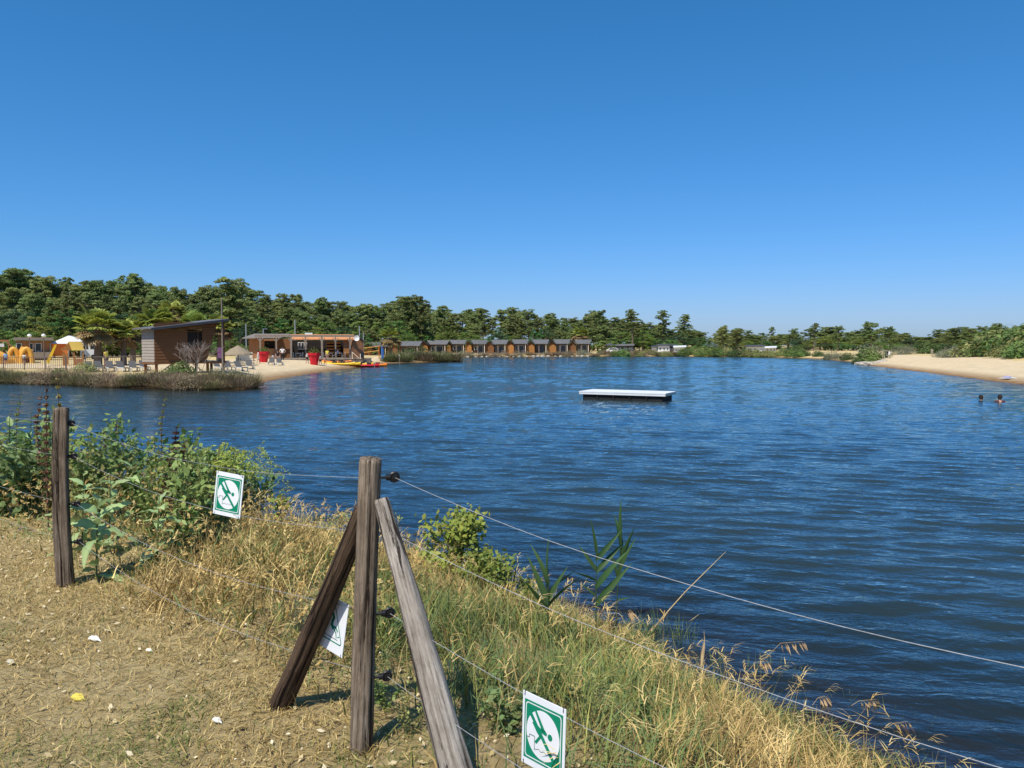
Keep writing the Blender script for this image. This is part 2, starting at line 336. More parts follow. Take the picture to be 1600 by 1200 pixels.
# ---------------------------------------------------------------- foliage builders
def unit(n, r=rng):
    v = r.normal(size=(n, 3)); return v / np.linalg.norm(v, axis=1, keepdims=True)
def leaves(P, Nrm, size, col, aspect=.55, tri=False, jit=.35, droop=0.0):
    """small leaf faces at P facing roughly Nrm"""
    n = len(P); size = np.broadcast_to(np.asarray(size, float), (n,))[:, None]
    nr = Nrm + unit(n) * jit; nr /= np.linalg.norm(nr, axis=1, keepdims=True)
    a = np.cross(nr, unit(n)); a /= np.linalg.norm(a, axis=1, keepdims=True) + 1e-9; a[:, 2] -= droop; b = np.cross(nr, a)
    if tri:
        V = np.stack([P - b * size * aspect, P + b * size * aspect, P + a * size * 1.3], 1).reshape(-1, 3); k = 3
    else:
        V = np.stack([P - a * size * .5, P - b * size * aspect * .5 + a * size * .1, P + a * size * .6, P + b * size * aspect * .5 + a * size * .1], 1).reshape(-1, 3); k = 4
    F = np.arange(n * k).reshape(n, k); return V, F, np.repeat(col, k, 0)
def join(parts):
    V = []; F = {}; C = []; b = 0
    for v, f, c in parts:
        V.append(v); C.append(c); F.setdefault(f.shape[1], []).append(f + b); b += len(v)
    return np.concatenate(V), [np.concatenate(x) for x in F.values()], np.concatenate(C)
def jcol(base, n, var=.25, r=rng, yellow=.0):
    c = np.array(base)[None] * (1 + (r.random((n, 1)) - .5) * 2 * var); c[:, 0] *= 1 + (r.random(n) - .5) * .3 + yellow * r.random(n); return np.clip(c, .002, 1)
def clump(c, rad, n, size, base, flat=.7, tri=True, var=.25, up=.35):
    d = unit(n); d[:, 2] = np.where(d[:, 2] < -.35, -d[:, 2] * .6, d[:, 2]); rr = rng.random(n)[:, None] ** .4
    P = np.array(c)[None] + d * rr * rad * np.array([1, 1, flat])[None]
    nr = d + np.array([0, 0, up])[None]; nr /= np.linalg.norm(nr, axis=1, keepdims=True)
    return leaves(P, nr, size * (.7 + .6 * rng.random(n)), jcol(base, n, var), .5, tri, .6)
M_PINE = fm("pine_needles", trans=.3, rnd=.25); M_LEAF = fm("broad_leaves", trans=.3, rnd=.22, hue=.03); M_BARK = pm("pine_bark", (.20, .145, .11), (.09, .06, .045), 3, stretch=(1, 1, .3), rnd=.2)
PINE_G = (.20, .238, .075); LEAF_G = (.17, .265, .06)
def pine_proto(H, spread, nclump, base_frac, seed, col=PINE_G):
    r = random.Random(seed); lean = Vector((r.uniform(-.08, .08), r.uniform(-.05, .05), 0))
    def tp(t): return Vector((math.sin(t * 2.2 + seed) * .25 * t + lean.x * H * t, math.cos(t * 1.7 + seed) * .2 * t + lean.y * H * t, H * t))
    tk = MB(); tk.tube([tp(i / 7 * .93) + (Vector((0, 0, -.4)) if i == 0 else Vector()) for i in range(8)], [.24 * H / 14 * (1 - .72 * i / 7) + .02 for i in range(8)], 7)
    parts = []
    for i in range(nclump):
        t = base_frac + (1 - base_frac) * (i + r.random()) / nclump; prof = math.sin(math.pi * min(1, .25 + .72 * (t - base_frac) / (1 - base_frac)) ** .9)
        a = i * 2.4 + r.uniform(-.5, .5); d = spread * prof * r.uniform(.35, 1.0)
        c = tp(t) + Vector((math.cos(a) * d, math.sin(a) * d, r.uniform(-.2, .5)))
        if t > .95: c = tp(.97) + Vector((r.uniform(-.5, .5), r.uniform(-.5, .5), .1))
        s = tp(max(.2, t - .1)); mid = (s + c) / 2 + Vector((0, 0, -.15 * d)); tk.tube([s, mid, c], [.07 * H / 14, .05 * H / 14, .02], 4, False)
        rad = r.uniform(1.15, 1.75) * spread / 3.0
        for k in range(8):
            cc = c + Vector((r.uniform(-.85, .85), r.uniform(-.85, .85), r.uniform(-.35, .5))) * rad; br = r.uniform(.7, 1.35)
            parts.append(clump(cc, rad * r.uniform(.22, .5), 120, .175, [x * br for x in col], .75, True, .3, .2))
        if i % 2:
            cc = s.lerp(c, .45) + Vector((0, 0, .2)); parts.append(clump(cc, rad * .85, 240, .20, [x * r.uniform(.7, 1.0) for x in col], .8))
    V, F, C = join(parts); return tk.mesh("pine_trunk", True), mesh_np("pine_crown", V, F, C)
def broad_proto(H, spread, nclump, seed, col=LEAF_G, low=.04, leaf=.34, per=150):
    r = random.Random(seed); tk = MB(); tk.tube([(0, 0, -.3), (.05, 0, H * .3), (.1, .1, H * .6), (.1, .1, H * .85)], [.17 * H / 8, .13 * H / 8, .08 * H / 8, .03], 7)
    parts = []
    for i in range(nclump):
        u = Vector(unit(1, rng)[0]); u.z = abs(u.z) if r.random() < .2 else u.z
        q = r.uniform(.45, .95); c = Vector((u.x * spread * q, u.y * spread * q, H * (low + .42) + u.z * H * (.5 - low * .4) * q))
        rad = spread * r.uniform(.26, .42)
        tk.tube([(0.05, 0, H * .35), (Vector((0, 0, H * .45)) + c) / 2, c], [.05, .035, .015], 4, False)
        for k in range(5):
            br = r.uniform(.75, 1.3); parts.append(clump(c + Vector(unit(1)[0]) * rad * .75, rad * r.uniform(.3, .6), int(per * .85), leaf * .55, [x * br for x in col], .85, False))
    V, F, C = join(parts); return tk.mesh("tree_trunk", True), mesh_np("tree_crown", V, F, C)
PINES = [pine_proto(14, 3.1, 17, .34, s) for s in (1, 2, 3)] + [pine_proto(15, 2.7, 14, .45, 4), pine_proto(13, 3.6, 19, .3, 5), pine_proto(15, 2.5, 10, .58, 6), pine_proto(12, 3.3, 20, .15, 7)]
BROADS = [broad_proto(8, 2.9, 22, 11), broad_proto(7, 3.3, 24, 12, (.18, .23, .045)), broad_proto(9, 2.8, 22, 13, (.09, .18, .042)), broad_proto(7, 3.0, 22, 14, (.075, .125, .05), .0)]
def plant_tree(kind, x, y, top, label, group, cat="tree", name=None, wscale=1.0, crown_mat=None, z=None):
    proto, H0, nm, mt = kind
    zb = Z(x, y) if z is None else z; s = (top - zb) / H0
    t = thing(name or nm, label, cat, (x, y, zb - .05), random.uniform(0, 6.28), group)
    w = max(s, .5 + .1 * s) * wscale; t.scale = (w, w, s)
    a = obj("trunk", proto[0], M_BARK, t); b = obj("crown", proto[1], crown_mat or mt, t); return t
def heights(p): return max(v.co.z for v in p[1].vertices)
PK = [(p, heights(p), "pine_tree", M_PINE) for p in PINES]; BK = [(p, heights(p), "broadleaf_tree", M_LEAF) for p in BROADS]

skyline = [(-140, 430), (-60, 425), (0, 419), (40, 419), (62, 432), (85, 441), (110, 430), (150, 434), (180, 434), (210, 425), (235, 428), (262, 446), (290, 447), (330, 444), (352, 434), (385, 440), (400, 458), (460, 460), (520, 464), (560, 470), (600, 466), (635, 460), (660, 474), (700, 477), (760, 474), (815, 477), (850, 484), (890, 490), (940, 484), (965, 492), (1010, 500), (1060, 505), (1090, 510), (1130, 513), (1200, 517), (1250, 514), (1290, 512), (1340, 512), (1400, 515), (1440, 520), (1480, 514), (1540, 510), (1600, 508), (1680, 500), (1760, 500)]
def sky_y(px): return float(np.interp(px, [a for a, b in skyline], [b for a, b in skyline]))
def wood_d(px): return float(np.interp(px, [-140, 0, 230, 300, 420, 600, 720, 930, 1050, 1250, 1330, 1420, 1520, 1700], [112, 114, 118, 132, 150, 172, 212, 222, 250, 270, 250, 230, 190, 150]))
def region(px):
    return "left edge above the play area" if px < 110 else "palms and the stilt hut" if px < 390 else "wooden bar" if px < 580 else "lakeside chalets" if px < 930 else "white cabins on the far shore" if px < 1240 else "far end of the right beach"
# skyline pines (rows from back to front)
def scatter_row(step, depth_off, jitter_y, kinds, tag_txt, cat, hfun, wsc=(.85, 1.2), lo=-380, hi=1900):
    px = lo
    while px < hi:
        p = px + random.uniform(-.35, .35) * step; d = wood_d(p) + depth_off + random.uniform(-jitter_y, jitter_y)
        top = AT(p, hfun(p), d); k = random.choice(kinds)
        rg = region(p); nm = "pine" if k in PK else "leafy tree"
        plant_tree(k, top.x, top.y, top.z, f"{tag_txt} {nm} behind the {rg}" if "edge" not in rg else f"{tag_txt} {nm} at the {rg}", f"{tag_txt} {nm}s behind the {rg}", cat, wscale=random.uniform(*wsc) * (1.6 if p > 930 else 1.0))
        px += step * random.uniform(.8, 1.2)
scatter_row(30, 44, 5, [PK[4], PK[6], PK[0]], "hindmost", "pine", lambda p: sky_y(p) + 5 + random.uniform(0, 4), (1.3, 1.7), -130, 1720)
scatter_row(23, 26, 4, PK, "tall skyline", "pine", lambda p: sky_y(p) + random.choice([-2, 0, 3, 7, 12]), (.85, 1.45))
scatter_row(23, 14, 4, PK, "shorter mid-wood", "pine", lambda p: sky_y(p) * .72 + 540 * .28 + random.uniform(-8, 8) * (1 if p < 1000 else .4), (1.05, 1.4))
scatter_row(25, 2, 4, BK + [PK[6]], "rounded front-edge", "tree", lambda p: sky_y(p) * .46 + 541 * .54 + random.uniform(-9, 8) * (1 if p < 1000 else .5), (1.05, 1.4))
scatter_row(25, -7, 3, BK, "low outermost", "tree", lambda p: sky_y(p) * .25 + 543 * .75 + random.uniform(-7, 6) * (1 if p < 1000 else .5), (1.1, 1.5), 0, 1600)
scatter_row(27, -14, 3, BK, "waist-high fringe", "bush", lambda p: sky_y(p) * .12 + 543 * .88 + random.uniform(-4, 3) * (1 if p < 1000 else .5), (1.2, 1.7), 230, 1500)
# ================================================================ the near bank: fence, signs, grass and weeds
Zp = 1.2
C0 = G(563, 1172, Zp); L0 = G(104, 914, Zp); N0 = Vector((1.72, .66, Zp)); B0 = L0 + Vector((-2.6, 2.1, 0))
for p in (C0, L0, N0, B0): p.z = Z(p.x, p.y)
FENCE = np.array([B0[:2], L0[:2], C0[:2], N0[:2]] + [(4.5, -2.2)])
def fdist(x, y):                                  # + on the lake side of the fence
    best = np.full(np.shape(x), 1e9); sg = np.zeros(np.shape(x)); P = np.vstack([FENCE[0] + (FENCE[0] - FENCE[1]) * 8, FENCE])
    for i in range(len(P) - 1):
        ax, ay = P[i]; bx, by = P[i + 1]; dx, dy = bx - ax, by - ay; t = np.clip(((x - ax) * dx + (y - ay) * dy) / (dx * dx + dy * dy), 0, 1)
        d = np.hypot(x - ax - t * dx, y - ay - t * dy); s_ = np.sign(dx * (y - ay) - dy * (x - ax)); m = d < best; best = np.where(m, d, best); sg = np.where(m, s_, sg)
    return best * sg
def wood_mat(name, c1, c2, c3):
    m, nt, out = nmat(name); L = nt.links.new
    bs = N(nt, "ShaderNodeBsdfPrincipled"); bs.inputs['Roughness'].default_value = .88; bs.inputs['Specular IOR Level'].default_value = .2; L(bs.outputs[0], out.inputs[0])
    tc = N(nt, "ShaderNodeTexCoord")
    def nz(sc, st, d=8, dis=0.0):
        mp = N(nt, "ShaderNodeMapping"); mp.inputs['Scale'].default_value = st; L(tc.outputs['Object'], mp.inputs[0])
        n = N(nt, "ShaderNodeTexNoise"); n.inputs['Scale'].default_value = sc; n.inputs['Detail'].default_value = d; n.inputs['Roughness'].default_value = .7; n.inputs['Distortion'].default_value = dis; L(mp.outputs[0], n.inputs[0]); return n
    g = nz(70, (1, 1, .045), 8, .3); b = nz(5, (1, 1, .5), 5); f = nz(260, (1, 1, .05), 4)
    r = ramp(nt, [(.33, c3), (.5, c2), (.68, c1)]); L(g.outputs[0], r.inputs[0])
    r2 = ramp(nt, [(.35, (.55, .5, .46)), (.65, (1.15, 1.12, 1.1))]); L(b.outputs[0], r2.inputs[0])
    mx = N(nt, "ShaderNodeMix", data_type='RGBA', blend_type='MULTIPLY'); mx.inputs[0].default_value = 1; L(r.outputs[0], mx.inputs[6]); L(r2.outputs[0], mx.inputs[7]); L(mx.outputs[2], bs.inputs['Base Color'])
    ck = nz(38, (1, 1, .03), 6, .8); rk = ramp(nt, [(.40, (.12, .10, .09)), (.455, (1, 1, 1))]); L(ck.outputs[0], rk.inputs[0])
    mk = N(nt, "ShaderNodeMix", data_type='RGBA', blend_type='MULTIPLY'); mk.inputs[0].default_value = 1; L(mx.outputs[2], mk.inputs[6]); L(rk.outputs[0], mk.inputs[7]); L(mk.outputs[2], bs.inputs['Base Color'])
    b0 = N(nt, "ShaderNodeBump"); b0.inputs['Strength'].default_value = .9; b0.inputs['Distance'].default_value = .008; L(rk.outputs[0], b0.inputs['Height'])
    b1 = N(nt, "ShaderNodeBump"); b1.inputs['Strength'].default_value = 1; b1.inputs['Distance'].default_value = .012; L(b0.outputs[0], b1.inputs['Normal']); L(g.outputs[0], b1.inputs['Height'])
    b2 = N(nt, "ShaderNodeBump"); b2.inputs['Strength'].default_value = .6; b2.inputs['Distance'].default_value = .003; L(f.outputs[0], b2.inputs['Height']); L(b1.outputs[0], b2.inputs['Normal']); L(b2.outputs[0], bs.inputs['Normal'])
    return m
W_BROWN = wood_mat("weathered_brown_wood", (.46, .385, .30), (.30, .24, .175), (.085, .064, .046))
W_DARK = wood_mat("dark_stained_wood", (.20, .135, .085), (.125, .082, .052), (.045, .029, .02))
W_GREY = wood_mat("silvery_grey_wood", (.66, .61, .53), (.47, .425, .36), (.17, .14, .11))
W_HEWN = wood_mat("brown_hewn_wood", (.34, .275, .205), (.23, .178, .128), (.095, .07, .05))
def log_mesh(name, length, r0, r1, power=2.0, asp=1.0, bow=0.0, seed=1, flat=None, rot=0.0, cracks=3, taper_cut=0.0, m=56, n=70):
    th = np.linspace(0, 2 * math.pi, m, endpoint=False)[None]; z = np.linspace(0, 1, n)[:, None]
    a = th - rot; sup = (np.abs(np.cos(a)) ** power + np.abs(np.sin(a) / asp) ** power) ** (-1 / power)
    r = (r0 * (1 - z) + r1 * z) * sup
    cs, sn = np.cos(th), np.sin(th)
    nzv = (vnoise(cs * 1.5 + 9, sn * 1.5 + z * length * 3, 1.5, seed) - .5) * .13 + (vnoise(th * 6 + 0 * z, z * length * 2.5, 1.4, seed + 1) - .5) * .05
    r = r * (1 + nzv)
    rs = np.random.default_rng(seed)
    for k in range(cracks):
        t0 = rs.random() * 6.28; zc = rs.random(); zl = rs.uniform(.15, .5); w = .06
        d = np.angle(np.exp(1j * (th - t0 - .25 * np.sin(z * 5 + k))))
        r = r - r0 * .16 * np.exp(-(d / w) ** 2) * np.exp(-((z - zc) / zl) ** 4)
    x = r * cs; y = r * sn
    if flat is not None:                           # a sawn face: everything beyond it is cut away
        fa, fd = flat; q = x * math.cos(fa) + y * math.sin(fa); ex = np.maximum(0, q - fd * (1 + .05 * np.sin(z * 9))); x = x - ex * math.cos(fa); y = y - ex * math.sin(fa)
    x = x + bow * np.sin(z * math.pi); zz = z * length + 0 * th
    zz[-1] += 0; zz[-1] = zz[-1] + taper_cut * (x[-1]); V = np.stack([x, y, zz], 2).reshape(-1, 3)
    # worn top edge
    V[(n - 1) * m:, :2] *= .93
    i = np.arange(m * n).reshape(n, m); F = np.stack([i[:-1].ravel(), np.roll(i[:-1], -1, 1).ravel(), np.roll(i[1:], -1, 1).ravel(), i[1:].ravel()], 1)
    c1 = len(V); V = np.vstack([V, V[(n - 1) * m:].mean(0) + [0, 0, .004]])
    T = np.stack([i[-1], np.roll(i[-1], -1), np.full(m, c1)], 1)
    return mesh_np(name, V, [F, T], smooth=True)
def align(o, p0, p1, parent=None, spin=0.0):
    d = (Vector(p1) - Vector(p0)); q = d.to_track_quat('Z', 'Y'); o.rotation_mode = 'QUATERNION'; o.rotation_quaternion = q @ Matrix.Rotation(spin, 4, 'Z').to_quaternion(); o.location = Vector(p0) - (parent.location if parent else Vector())
M_BLACK = pm("black_plastic", (.012, .012, .013), (.006, .006, .007), 30, rough=.45, spec=.4)
M_WIRE = pm("white_poly_wire", (.48, .48, .48), (.30, .30, .30), 60, rough=.5)
def insulator(parent, p, d):                       # screw-in ring insulator at p pointing along d
    d = Vector(d).normalized(); side = d.cross(Vector((0, 0, 1))).normalized(); p = Vector(p) - parent.location
    s = MB(); s.tube([p, p + d * .022], .006, 6); s.tube([p + d * .018, p + d * .034], [.0125, .0125], 10)
    st = s.build("insulator", M_BLACK, parent, smooth=True)
    c = p + d * .05; rg = MB(); pts = [c + (d * math.cos(a) + Vector((0, 0, 1)) * math.sin(a)) * .017 for a in [2 * math.pi * k / 12 for k in range(13)]]
    rg.tube(pts, .0062, 6, False); rg.tube([c - side * .006, c + side * .006], .011, 8); rg.build("ring", M_BLACK, st, smooth=True)
    return c + parent.location
# corner post with its two braces
cp = thing("fence_corner_post", "weathered round corner post propped by two slanting wooden braces", "fence post", C0)
top_c = AT(579, 716, C0.y + .03); base_c = C0 - Vector((0, 0, .08))
o = obj("post", log_mesh("post", (top_c - base_c).length, .044, .0425, 2.2, 1, .006, 3, cracks=5, taper_cut=.12), W_BROWN, cp); align(o, base_c, top_c, cp)
fl = G(431, 1098, Zp) - Vector((0, 0, .05)); tl = C0 + Vector((.012, .075, .95))
o = obj("brace", log_mesh("brace", (tl - fl).length, .049, .042, 2.0, 1, .01, 5, cracks=3), W_DARK, cp); align(o, fl, tl, cp); o["label"] = "dark round brace leaning against the post from the left"
fr_ = G(728, 1246, Zp) - Vector((0, 0, .05)); tr_ = C0 + Vector((.088, .012, 1.0))
o = obj("brace", log_mesh("brace", (tr_ - fr_).length, .064, .030, 2.6, .85, .008, 8, flat=(2.4, .036), rot=.5, cracks=4), W_GREY, cp); align(o, fr_, tr_, cp, 1.6); o["label"] = "silvery split-wood brace with a sawn face on the right"
lp = thing("fence_post", "square hewn dark brown fence post beside the dock weeds", "fence post", L0)
tb = AT(96, 637, L0.y + .02); bb = L0 - Vector((0, 0, .1))
o = obj("post", log_mesh("post", (tb - bb).length, .050, .041, 16, 1, .020, 12, rot=R(-10), cracks=2, m=96), W_HEWN, lp); align(o, bb, tb, lp)
rp = thing("fence_post", "brown fence post carrying the right end of the wires", "fence post", N0)
o = obj("post", log_mesh("post", 1.25, .046, .042, 2.2, 1, .005, 15), W_BROWN, rp); align(o, N0 - Vector((0, 0, .1)), N0 + Vector((0, 0, 1.15)), rp)
bp2 = thing("fence_post", "brown fence post carrying the left end of the wires", "fence post", B0)
o = obj("post", log_mesh("post", 1.25, .046, .042, 4, 1, .005, 16), W_HEWN, bp2); align(o, B0 - Vector((0, 0, .1)), B0 + Vector((0, 0, 1.15)), bp2)
HW = [1.085, .865, .545, .29]; INS = {}
for nm, par, p, d in (("B", bp2, B0, (1, .3, 0)), ("L", lp, L0, (1, .25, 0)), ("C", cp, C0, (1, .28, 0)), ("R", rp, N0, (1, .3, 0))):
    for k, h in enumerate(HW):
        lean = {"L": -.035, "C": .045}.get(nm, 0) * h; INS[nm, k] = insulator(par, p + Vector((lean + .042, .012, h)), d)
STR = ["top", "second", "third", "lowest"]
def wire(a, b, sag, label):
    pts = [a.lerp(b, t / 24) - Vector((0, 0, sag * 4 * (t / 24) * (1 - t / 24))) + Vector((0, 0, .0012 * math.sin(t * .9 + sag * 90))) for t in range(25)]
    s = MB(); s.tube(pts, .0009, 5); o = s.build("fence_wire", M_WIRE, smooth=True); return tag(o, label, "wire", "white fence wires")
for k in range(4):
    wire(INS["B", k], INS["L", k], .04 + .01 * k, f"{STR[k]} white wire running left from the hewn post")
    wire(INS["L", k], INS["C", k], .10 + .005 * k, f"{STR[k]} white wire between the hewn post and the corner post")
    wire(INS["C", k], INS["R", k], .13 - .006 * k, f"{STR[k]} white wire running right from the corner post")
# ---------------------------------------------------------------- no-diving signs
M_SWHITE = pm("sign_white", (.80, .81, .82), (.76, .77, .78), 20, rough=.4); M_SGREEN = pm("sign_green", (.0, .235, .125), (.0, .215, .115), 30, rough=.4); M_SLINE = pm("sign_dark_line", (.01, .10, .07), None, 9, rough=.5)
def rrect(x0, x1, y0, y1, r, n=6):
    P = []
    for cx, cy, a0 in ((x1 - r, y1 - r, 0), (x0 + r, y1 - r, 90), (x0 + r, y0 + r, 180), (x1 - r, y0 + r, 270)):
        for k in range(n + 1): a = R(a0 + 90 * k / n); P.append((cx + r * math.cos(a), cy + r * math.sin(a)))
    return P
def strip(pts, w):
    """flat bar polygons along a polyline"""
    out = []
    for (x0, y0), (x1, y1) in zip(pts[:-1], pts[1:]):
        l = math.hypot(x1 - x0, y1 - y0) or 1; nx, ny = -(y1 - y0) / l * w / 2, (x1 - x0) / l * w / 2; ex, ey = (x1 - x0) / l * w * .3, (y1 - y0) / l * w * .3
        out.append([(x0 - ex + nx, y0 - ey + ny), (x0 - ex - nx, y0 - ey - ny), (x1 + ex - nx, y1 + ey - ny), (x1 + ex + nx, y1 + ey + ny)])
    return out
SW, SH = .185, .24
def sign(c, u, v, kind, label, scale=1.0):
    u = Vector(u).normalized(); n = u.cross(Vector(v)).normalized(); v = n.cross(u).normalized()
    t = thing("no_diving_sign" if kind == 0 else "warning_sign", label, "sign", c); t.rotation_mode = 'QUATERNION'; t.rotation_quaternion = Matrix((u, v, n)).transposed().to_quaternion(); t.scale = (scale,) * 3
    def lay(name, polys, z, th, mat):
        s = MB()
        for P in polys: s.prism([((x - .5) * SW, (.5 - y) * SH, z) for x, y in P], (0, 0, th))
        return s.build(name, mat, t)
    s = MB(); s.box((0, 0, 0), (SW, SH, .003)); s.build("panel", M_SWHITE, t, bevel=.0006)
    h = MB()
    for sx in (-1, 1):
        for sy in (-1, 1): h.tube([(sx * (SW / 2 - .010), sy * (SH / 2 + .006), 0), (sx * (SW / 2 - .010), sy * (SH / 2 - .012), .0026)], .0016, 5)
    h.build("wire_clip", M_BLACK, t)
    if kind == 0:
        lay("green_field", [rrect(.055, .945, .095, .905, .0, 1)], .0016, .0005, M_SGREEN)
        ring = [];  o_, i_ = rrect(.085, .915, .122, .878, .055), rrect(.103, .897, .136, .864, .045)
        for k in range(len(o_)): ring.append([o_[k], o_[(k + 1) % len(o_)], i_[(k + 1) % len(i_)], i_[k]])
        lay("border_line", ring, .0022, .0004, M_SWHITE)
        lay("white_disc", [[(.5 + .385 * math.cos(a), .5 + .335 * math.sin(a)) for a in [2 * math.pi * k / 48 for k in range(48)]]], .0022, .0004, M_SWHITE)
        lay("slash_bar", strip([(.205, .26), (.775, .79)], .062), .0027, .0004, M_SGREEN)
        lay("diver", [[(.25, .375), (.30, .355), (.44, .405), (.55, .405), (.60, .44), (.585, .475), (.47, .462), (.44, .53), (.36, .48)], [(.30, .20), (.345, .19), (.565, .43), (.49, .44)], [(.44, .50), (.475, .525), (.36, .645), (.315, .625)],
                      [(.67 + .052 * math.cos(a), .47 + .044 * math.sin(a)) for a in [2 * math.pi * k / 20 for k in range(20)]]], .0032, .0004, M_SGREEN)
        lay("water_line", strip([(.125, .60), (.19, .60), (.195, .555), (.315, .555), (.315, .745)], .008) + strip([(.315 + .36 * k / 14, .715 + .012 * math.sin(k * 1.3)) for k in range(15)], .0055), .0032, .0003, M_SLINE)
    else:
        T = [(.5, .12), (.93, .80), (.07, .80)]; R_ = []
        for k in range(3):
            a, b, c2 = Vector(T[k - 1]), Vector(T[k]), Vector(T[(k + 1) % 3]); p0 = b + (a - b).normalized() * .10; p1 = b + (c2 - b).normalized() * .10
            for q in range(7): s_ = q / 6; R_.append(tuple(p0 * (1 - s_) ** 2 + b * 2 * s_ * (1 - s_) + p1 * s_ ** 2))
        lay("triangle_outline", strip(R_ + [R_[0]], .022), .0017, .0005, M_SGREEN)
        lay("swimmer_mark", strip([(.47, .30), (.52, .36), (.48, .43), (.46, .50), (.52, .55)], .075) + strip([(.52, .53), (.63, .52), (.71, .58)], .035) + strip([(.55, .55), (.66, .62), (.69, .70)], .028) + strip([(.74, .68), (.80, .66)], .018), .0017, .0005, M_SGREEN)
        lay("water_line", strip([(.2, .735), (.74, .735)], .012), .0017, .0004, M_SLINE)
    return t
UL = (C0 - L0).normalized(); UR = (N0 - C0).normalized()
def on_wire(a, b, k, px):                          # point of a wire span seen at a photo column
    lo = min(((INS[a, k].lerp(INS[b, k], t / 200)) for t in range(201)), key=lambda p: abs(p.x - (px - 800) / FOC * (p.y * CP + (EYE - p.z) * SP))); return lo.copy()
p = on_wire("L", "C", 0, 358); sag = .05
sign(p + Vector((.0, -.01, -.12 - .105)), Vector((.93, -.34, -.10)), Vector((.14, 0, 1)), 0, "small white and green no-diving sign hanging before the green bush", .9)
p = on_wire("L", "C", 2, 522)
sign(p + Vector((0, -.005, -.06 - .075)), UL + Vector((0, 0, -.10)), Vector((.08, .06, 1)), 1, "white sign with green triangle half hidden behind the dark brace", .95)
p = on_wire("C", "R", 2, 851)
sign(p + Vector((0, -.005, -.07 - .12)), UR + Vector((.0, 0, -.02)), Vector((.0, .02, 1)), 0, "larger looking no-diving sign on the right-hand wires near the bottom edge", 1.0)

# ---------------------------------------------------------------- grass: blades far too many to count
DRY = np.array([.46, .30, .09]); STRAW = np.array([.74, .56, .235]); GRN = np.array([.15, .20, .045]); OLV = np.array([.26, .25, .07]); BLUEG = np.array([.16, .23, .085])
def blades(P, Ln, Wd, lean, bend, c0, c1, az=None, flat=0.0):
    n = len(P); az = rng.random(n) * 6.283 if az is None else az; d = np.stack([np.cos(az), np.sin(az), np.zeros(n)], 1); wa = az + 1.57 + (rng.random(n) - .5) * 1.6; w = np.stack([np.cos(wa), np.sin(wa), np.zeros(n)], 1) * Wd[:, None]
    def pt(t):
        hz = lean * t + bend * t * t; up = np.sqrt(np.maximum(.02, 1 - np.clip(lean + bend * t * .9, 0, .99) ** 2)) * t
        return P + d * (hz * Ln)[:, None] + np.array([0, 0, 1])[None] * (up * Ln)[:, None]
    a, b, c = pt(0.0), pt(.55), pt(1.0)
    V = np.stack([a - w * .5, a + w * .5, b - w * .4, b + w * .4, c], 1).reshape(-1, 3); i = np.arange(n)[:, None] * 5
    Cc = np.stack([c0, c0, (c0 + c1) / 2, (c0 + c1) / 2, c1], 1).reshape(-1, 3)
    return V, np.concatenate([i + np.array([[0, 1, 3]]), i + np.array([[0, 3, 2]]), i + np.array([[2, 3, 4]])]), Cc
def mixc(f, a, b): return a[None] * (1 - f[:, None]) + b[None] * f[:, None]
M_GRASS = fm("grass_blades", trans=.14, rnd=0.0, rough=.7, hue=0)
def pick(n, x0, x1, y0, y1): return rng.uniform(x0, x1, n), rng.uniform(y0, y1, n)
def in_view(x, y): return (np.abs(x) < y * .87 + 1.0) & (y > .6)
parts = []
# tall sward beyond the fence
x, y = pick(600000, -10.5, 5.8, .6, 17); k = in_view(x, y); x, y = x[k], y[k]
fd = fdist(x, y); sd = sdist(x, y); edge = vnoise(x, y, 2.2, 41) * .5
k = (fd > -.05 + edge * .55) & (sd > .08 + .25 * vnoise(x, y, 3, 42)); x, y, fd, sd = x[k], y[k], fd[k], sd[k]
dens = np.clip(.15 + 1.1 * vnoise(x, y, 1.7, 43), .15, 1) * np.clip(.1 + 1.6 * vnoise(x, y, 6.5, 40), .12, 1) * np.where(y > 9, .7, 1) * sstep(-.1, .5, fd) * (1 - .5 * sstep(-2.2, -3.4, x)); k = rng.random(len(x)) < dens; x, y, fd, sd = x[k], y[k], fd[k], sd[k]
n = len(x); g = .15 + .66 * sstep(.3, .7, vnoise(x, y, .7, 44)) + .35 * sstep(.35, .75, vnoise(x, y, 2.6, 45))
g += .55 * np.exp(-(((x + .1) / .7) ** 2 + ((y - 4.4) / 1.0) ** 2)) + .45 * np.exp(-(((x - 1.1) / .8) ** 2 + ((y - 4.9) / .9) ** 2)) + .5 * sstep(-3.0, -5.5, x) + .35 * (1 - sstep(.2, 1.2, sd))
g -= .65 * np.exp(-(((x + 1.8) / 1.1) ** 2 + ((y - 5.2) / 1.3) ** 2)) + .5 * np.exp(-(((x - 1.3) / .8) ** 2 + ((y - 3.0) / .9) ** 2)) + .3 * np.exp(-(((x + .3) / 1.0) ** 2 + ((y - 7.5) / 1.2) ** 2))
isg = rng.random(n) < np.clip(g, .06, .9); tuft = vnoise(x, y, 4.5, 46)
hh = (.06 + .16 * rng.random(n) + .13 * tuft) * (.55 + .45 * sstep(0, .8, fd)) * np.where(isg, .95, 1.05) * (.8 + .5 * vnoise(x, y, .9, 47)) * (1 - .5 * sstep(-1.9, -3.0, x))
f = rng.random(n); cd = mixc(f ** 1.3, DRY * .6, STRAW) * (.55 + .7 * rng.random((n, 1))); cg = mixc(rng.random(n), GRN, OLV) * (.75 + .5 * rng.random((n, 1))); bl = mixc(np.ones(n), GRN, BLUEG) * (.8 + .4 * rng.random((n, 1)))
cg = np.where((rng.random(n) < .35)[:, None], bl, cg); c = np.where(isg[:, None], cg, cd)
